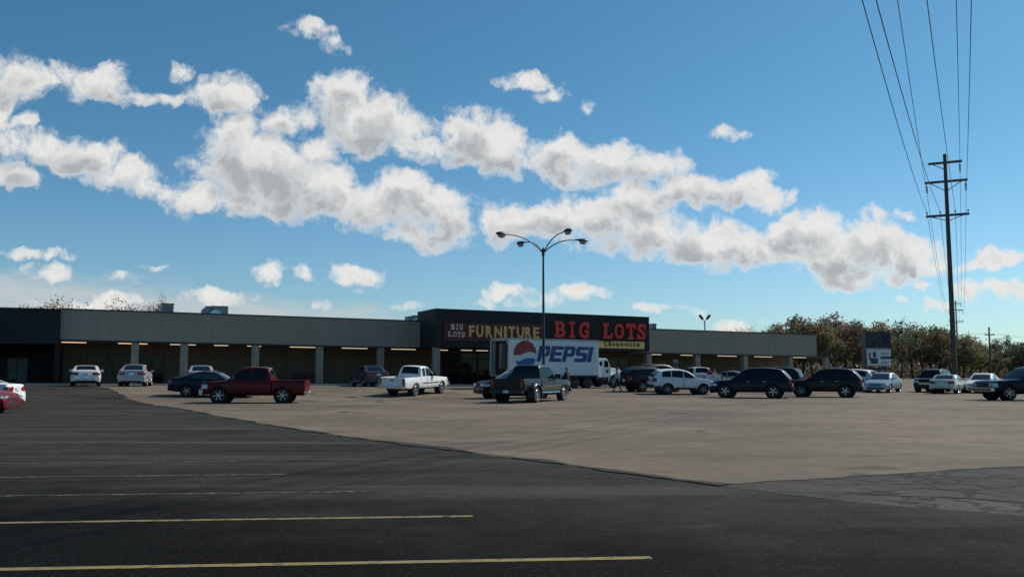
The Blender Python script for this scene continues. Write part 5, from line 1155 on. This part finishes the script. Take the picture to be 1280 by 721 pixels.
# behind the store: only the tops show
tree('bare1', 71, 375, 122, 'topping the dark brown store at the far left', 1.1, 'bare trees behind the store')
tree('bare2', 149, 377, 124, 'whose top shows above the roof left of the square air handler', .8, 'bare trees behind the store')
tree('bare2', 194, 372, 120, 'whose narrow top shows against the square air handler on the roof', .5, 'bare trees behind the store')
for u, v, k, w in ((908, 409, 'bare1', 'topping the right part of the roof, leftmost'), (921, 408, 'bare2', 'topping the right part of the roof, second from left'), (934, 406.5, 'bare1', 'topping the right part of the roof, third from left'), (948, 407, 'bare2', 'over the right part of the store roof, next to the dense woods')):
    tree(k, u, v, 140, w, .9, 'bare trees behind the store')
FRONT = [(962, 405, 'olive1', 205), (976, 403, 'rust1', 212), (990, 397, 'olive2', 215), (1003, 393.5, 'green1', 222), (1015, 396, 'gold1', 206), (1028, 397, 'olive1', 205), (1041, 393, 'olive2', 215), (1053, 391.5, 'rust2', 222), (1066, 398, 'rust1', 210), (1080, 402, 'olive1', 215), (1096, 400.5, 'gold1', 225), (1108, 402, 'rust2', 220),
         (1125, 397.5, 'open', 205), (1140, 401, 'open', 212), (1151, 407, 'rust1', 218), (1164, 407, 'green1', 222), (1176, 410, 'rust2', 214), (1189, 411, 'olive2', 216), (1203, 416, 'gold1', 222), (1214, 418.5, 'olive1', 215), (1225, 425, 'gold1', 225), (1236, 437, 'green1', 220), (1246, 441, 'olive1', 225), (1258, 416.5, 'open', 228), (1269, 428, 'green1', 215), (1280, 423, 'green1', 210), (1292, 420, 'olive2', 215), (1306, 414, 'rust1', 220), (1322, 418, 'green1', 215)]
spot = lambda u: ('behind the right end of the store' if u < 1024 else 'between the store end and the two-panel sign' if u < 1076 else 'behind the two-panel sign' if u < 1114 else 'between the two-panel sign and the tall utility pole' if u < 1182 else 'right of the tall utility pole' if u < 1233 else 'at the far right of the tree line')
NUMS = 'first second third fourth fifth sixth seventh eighth ninth tenth eleventh twelfth thirteenth fourteenth fifteenth sixteenth seventeenth eighteenth nineteenth twentieth twenty-first twenty-second twenty-third twenty-fourth twenty-fifth'.split()
RANK = {}
ORD = ['first', 'second', 'third', 'fourth', 'fifth', 'sixth', 'seventh', 'eighth', 'ninth', 'tenth']
for u, v, k, Y in FRONT:
    w = spot(u); RANK[w] = RANK.get(w, -1) + 1
    tree(k, u, v, Y, '%s, %s from left' % (w, ORD[RANK[w]]), .55 if u == 1258 else random.Random(u).uniform(.85, 1.1))
BACK = [(u, 412 + 6 * math.sin(u * .11) + (0 if u < 1180 else (u - 1180) * .30), ['olive1', 'rust1', 'green1', 'rust2', 'olive2'][i % 5], 246 + (i % 3) * 7) for i, u in enumerate(range(968, 1316, 15))]
for i, (u, v, k, Y) in enumerate(BACK):
    tree(k, u, v, Y, 'in the back row of woods, %s from the store end' % NUMS[i], 1.15)
# brush under the trees
def brush():
    rnd = random.Random(31); mb = MB()
    for q in range(26000):
        x = rnd.uniform(52, 165); y = rnd.uniform(224, 262); h = abs(rnd.gauss(0, 2.4)) * (1 + .5 * mnoise.noise(Vector((x * .15, y * .1, 0)))) + .1
        a = Vector((rnd.gauss(0, 1), rnd.gauss(0, 1), rnd.gauss(0, 1))).normalized(); b = a.orthogonal().normalized(); l = rnd.uniform(.4, 1.0); a *= l; b *= l * .6; p_ = Vector((x, y, min(h, 6.5)))
        i0 = len(mb.v); mb.v += [tuple(p_ - a * .5 - b * .5), tuple(p_ + a * .5 - b * .4), tuple(p_ + a * .5 + b * .5), tuple(p_ - a * .4 + b * .4)]; mb.face((i0, i0 + 1, i0 + 2, i0 + 3), 0 if rnd.random() < .55 else 1)
    o = mb.build('undergrowth', [LEAF['olive'], LEAF['rust']], None, fix=False); o['kind'] = 'stuff'; o['label'] = 'dark tangled brush along the foot of the woods'
brush()
# ------------------------------------------------------------------ people
def person(label, u, Y, face, shirt, trousers, hair, H=1.72, stride=0., zoff=0., arm=.1, group='people near the store'):
    k = H / 1.72; V_, E_, Rd = [], [], []
    def j(x, y, z, r, par=None):
        V_.append((x * k, y * k, z * k)); Rd.append(r * k); i = len(V_) - 1
        if par is not None: E_.append((par, i))
        return i
    pel = j(0, 0, .93, .135); sp = j(0, 0, 1.10, .125, pel); ch = j(.01, 0, 1.30, .145, sp); nb = j(0, 0, 1.43, .075, ch); nk = j(.015, 0, 1.50, .055, nb); h1 = j(.03, 0, 1.58, .085, nk); h2 = j(.02, 0, 1.655, .083, h1)
    for sg in (1, -1):
        s_ = stride * sg; hp = j(0, sg * .09, .88, .095, pel); kn = j(.5 * s_ + .03, sg * .10, .49, .062, hp); an = j(s_ * .95 - (.08 if s_ < 0 else 0), sg * .10, .09 + (.03 if s_ < -.1 else 0), .042, kn); to = j(s_ * .95 + .13, sg * .115, .04, .034, an)
        sh = j(0, sg * .175, 1.385, .065, ch); el = j(-.03 - s_ * .35, sg * .23, 1.12, .043, sh); wr = j(arm - s_ * .6, sg * .235, .89, .03, el); pm = j(arm + .01 - s_ * .65, sg * .235, .83, .032, wr)
        for f, (dx, dl) in enumerate(((.03, .065), (.01, .085), (-.008, .08), (-.025, .06), (.045, .03))): j(arm + dx - s_ * .66, sg * .228, .80 - dl, .009, pm)
    me = bpy.data.meshes.new('person'); me.from_pydata(V_, E_, []); o = bpy.data.objects.new('person', me); COL.objects.link(o)
    md = o.modifiers.new('s', 'SKIN'); sd = o.modifiers.new('u', 'SUBSURF'); sd.levels = 1; sd.render_levels = 1
    for i, r in enumerate(Rd): me.skin_vertices[0].data[i].radius = (r, r)
    me.skin_vertices[0].data[0].use_root = True
    dg = bpy.context.evaluated_depsgraph_get(); dg.update(); nm = bpy.data.meshes.new_from_object(o.evaluated_get(dg)); o.modifiers.clear(); o.data = nm; nm.name = 'person'
    SK = mat('skin', (.30, .17, .11), .55); nm.materials.clear()
    for m in (SK, shirt, trousers, mat('dark shoe', (.015, .014, .013), .6)): nm.materials.append(m)
    for p_ in nm.polygons:
        z = p_.center.z / k; y = abs(p_.center.y) / k; p_.material_index = 0 if z > 1.46 or (y > .19 and z < .91 and z > .6) else 1 if z > .96 or y > .19 else 3 if z < .085 else 2; p_.use_smooth = True
    pos = P(u, Y); o.location = (pos.x, pos.y, gz(pos.x, pos.y) + zoff); o.rotation_euler = (0, 0, R(face)); tag(o, label, 'person', group)
    mb = MB(); rows = []
    for a in range(6):
        t = a / 5 * 1.75; rows.append([((.015 + math.cos(b * math.pi / 7) * .098 * math.sin(t + .02) - .012) * k, math.sin(b * math.pi / 7) * .092 * math.sin(t + .02) * k, (1.645 + .098 * math.cos(t) - (.03 if a == 5 and abs(b - 7) < 5 else 0)) * k) for b in range(14)])
    mb.grid(rows, 0, True); mb.build('hair', hair, o, True)
    mb = MB(); mb.box((.118 * k, 0, 1.60 * k), (.03 * k, .025 * k, .05 * k)); mb.build('nose', SK, o, bevel=.006)
    return o
M_JK = mat('black jacket', (.012, .013, .016), .8); M_DT = mat('dark trousers', (.02, .022, .028), .85); M_GR = mat('pale grey sweater', (.36, .38, .40), .85); M_MRN = mat('maroon shirt', (.16, .02, .03), .85); M_PNK = mat('pale pink top', (.50, .34, .34), .85); M_HAIR = mat('dark hair', (.015, .011, .009), .6)
person('person in a dark jacket in front of the box trailer beside the dark dually pickup', 708.5, 59.5, -40, M_JK, M_DT, M_HAIR, 1.76)
person('person in pale grey top and dark trousers striding past the front of the truck', 771.5, 63.2, 190, M_GR, M_DT, M_HAIR, 1.7, .30)
person('person in a maroon shirt standing near the store behind the white sport utility', 887.5, 74.5, -110, M_MRN, M_DT, M_HAIR, 1.62)
person('person in a pale pink top standing beside the one in maroon near the store', 893.5, 75.2, -140, M_PNK, M_MRN, M_HAIR, 1.56)
person('person in a black jacket on the store walkway above the long dark sport utility', 916, 79.5, -90, M_JK, M_DT, M_HAIR, 1.72, zoff=.0)
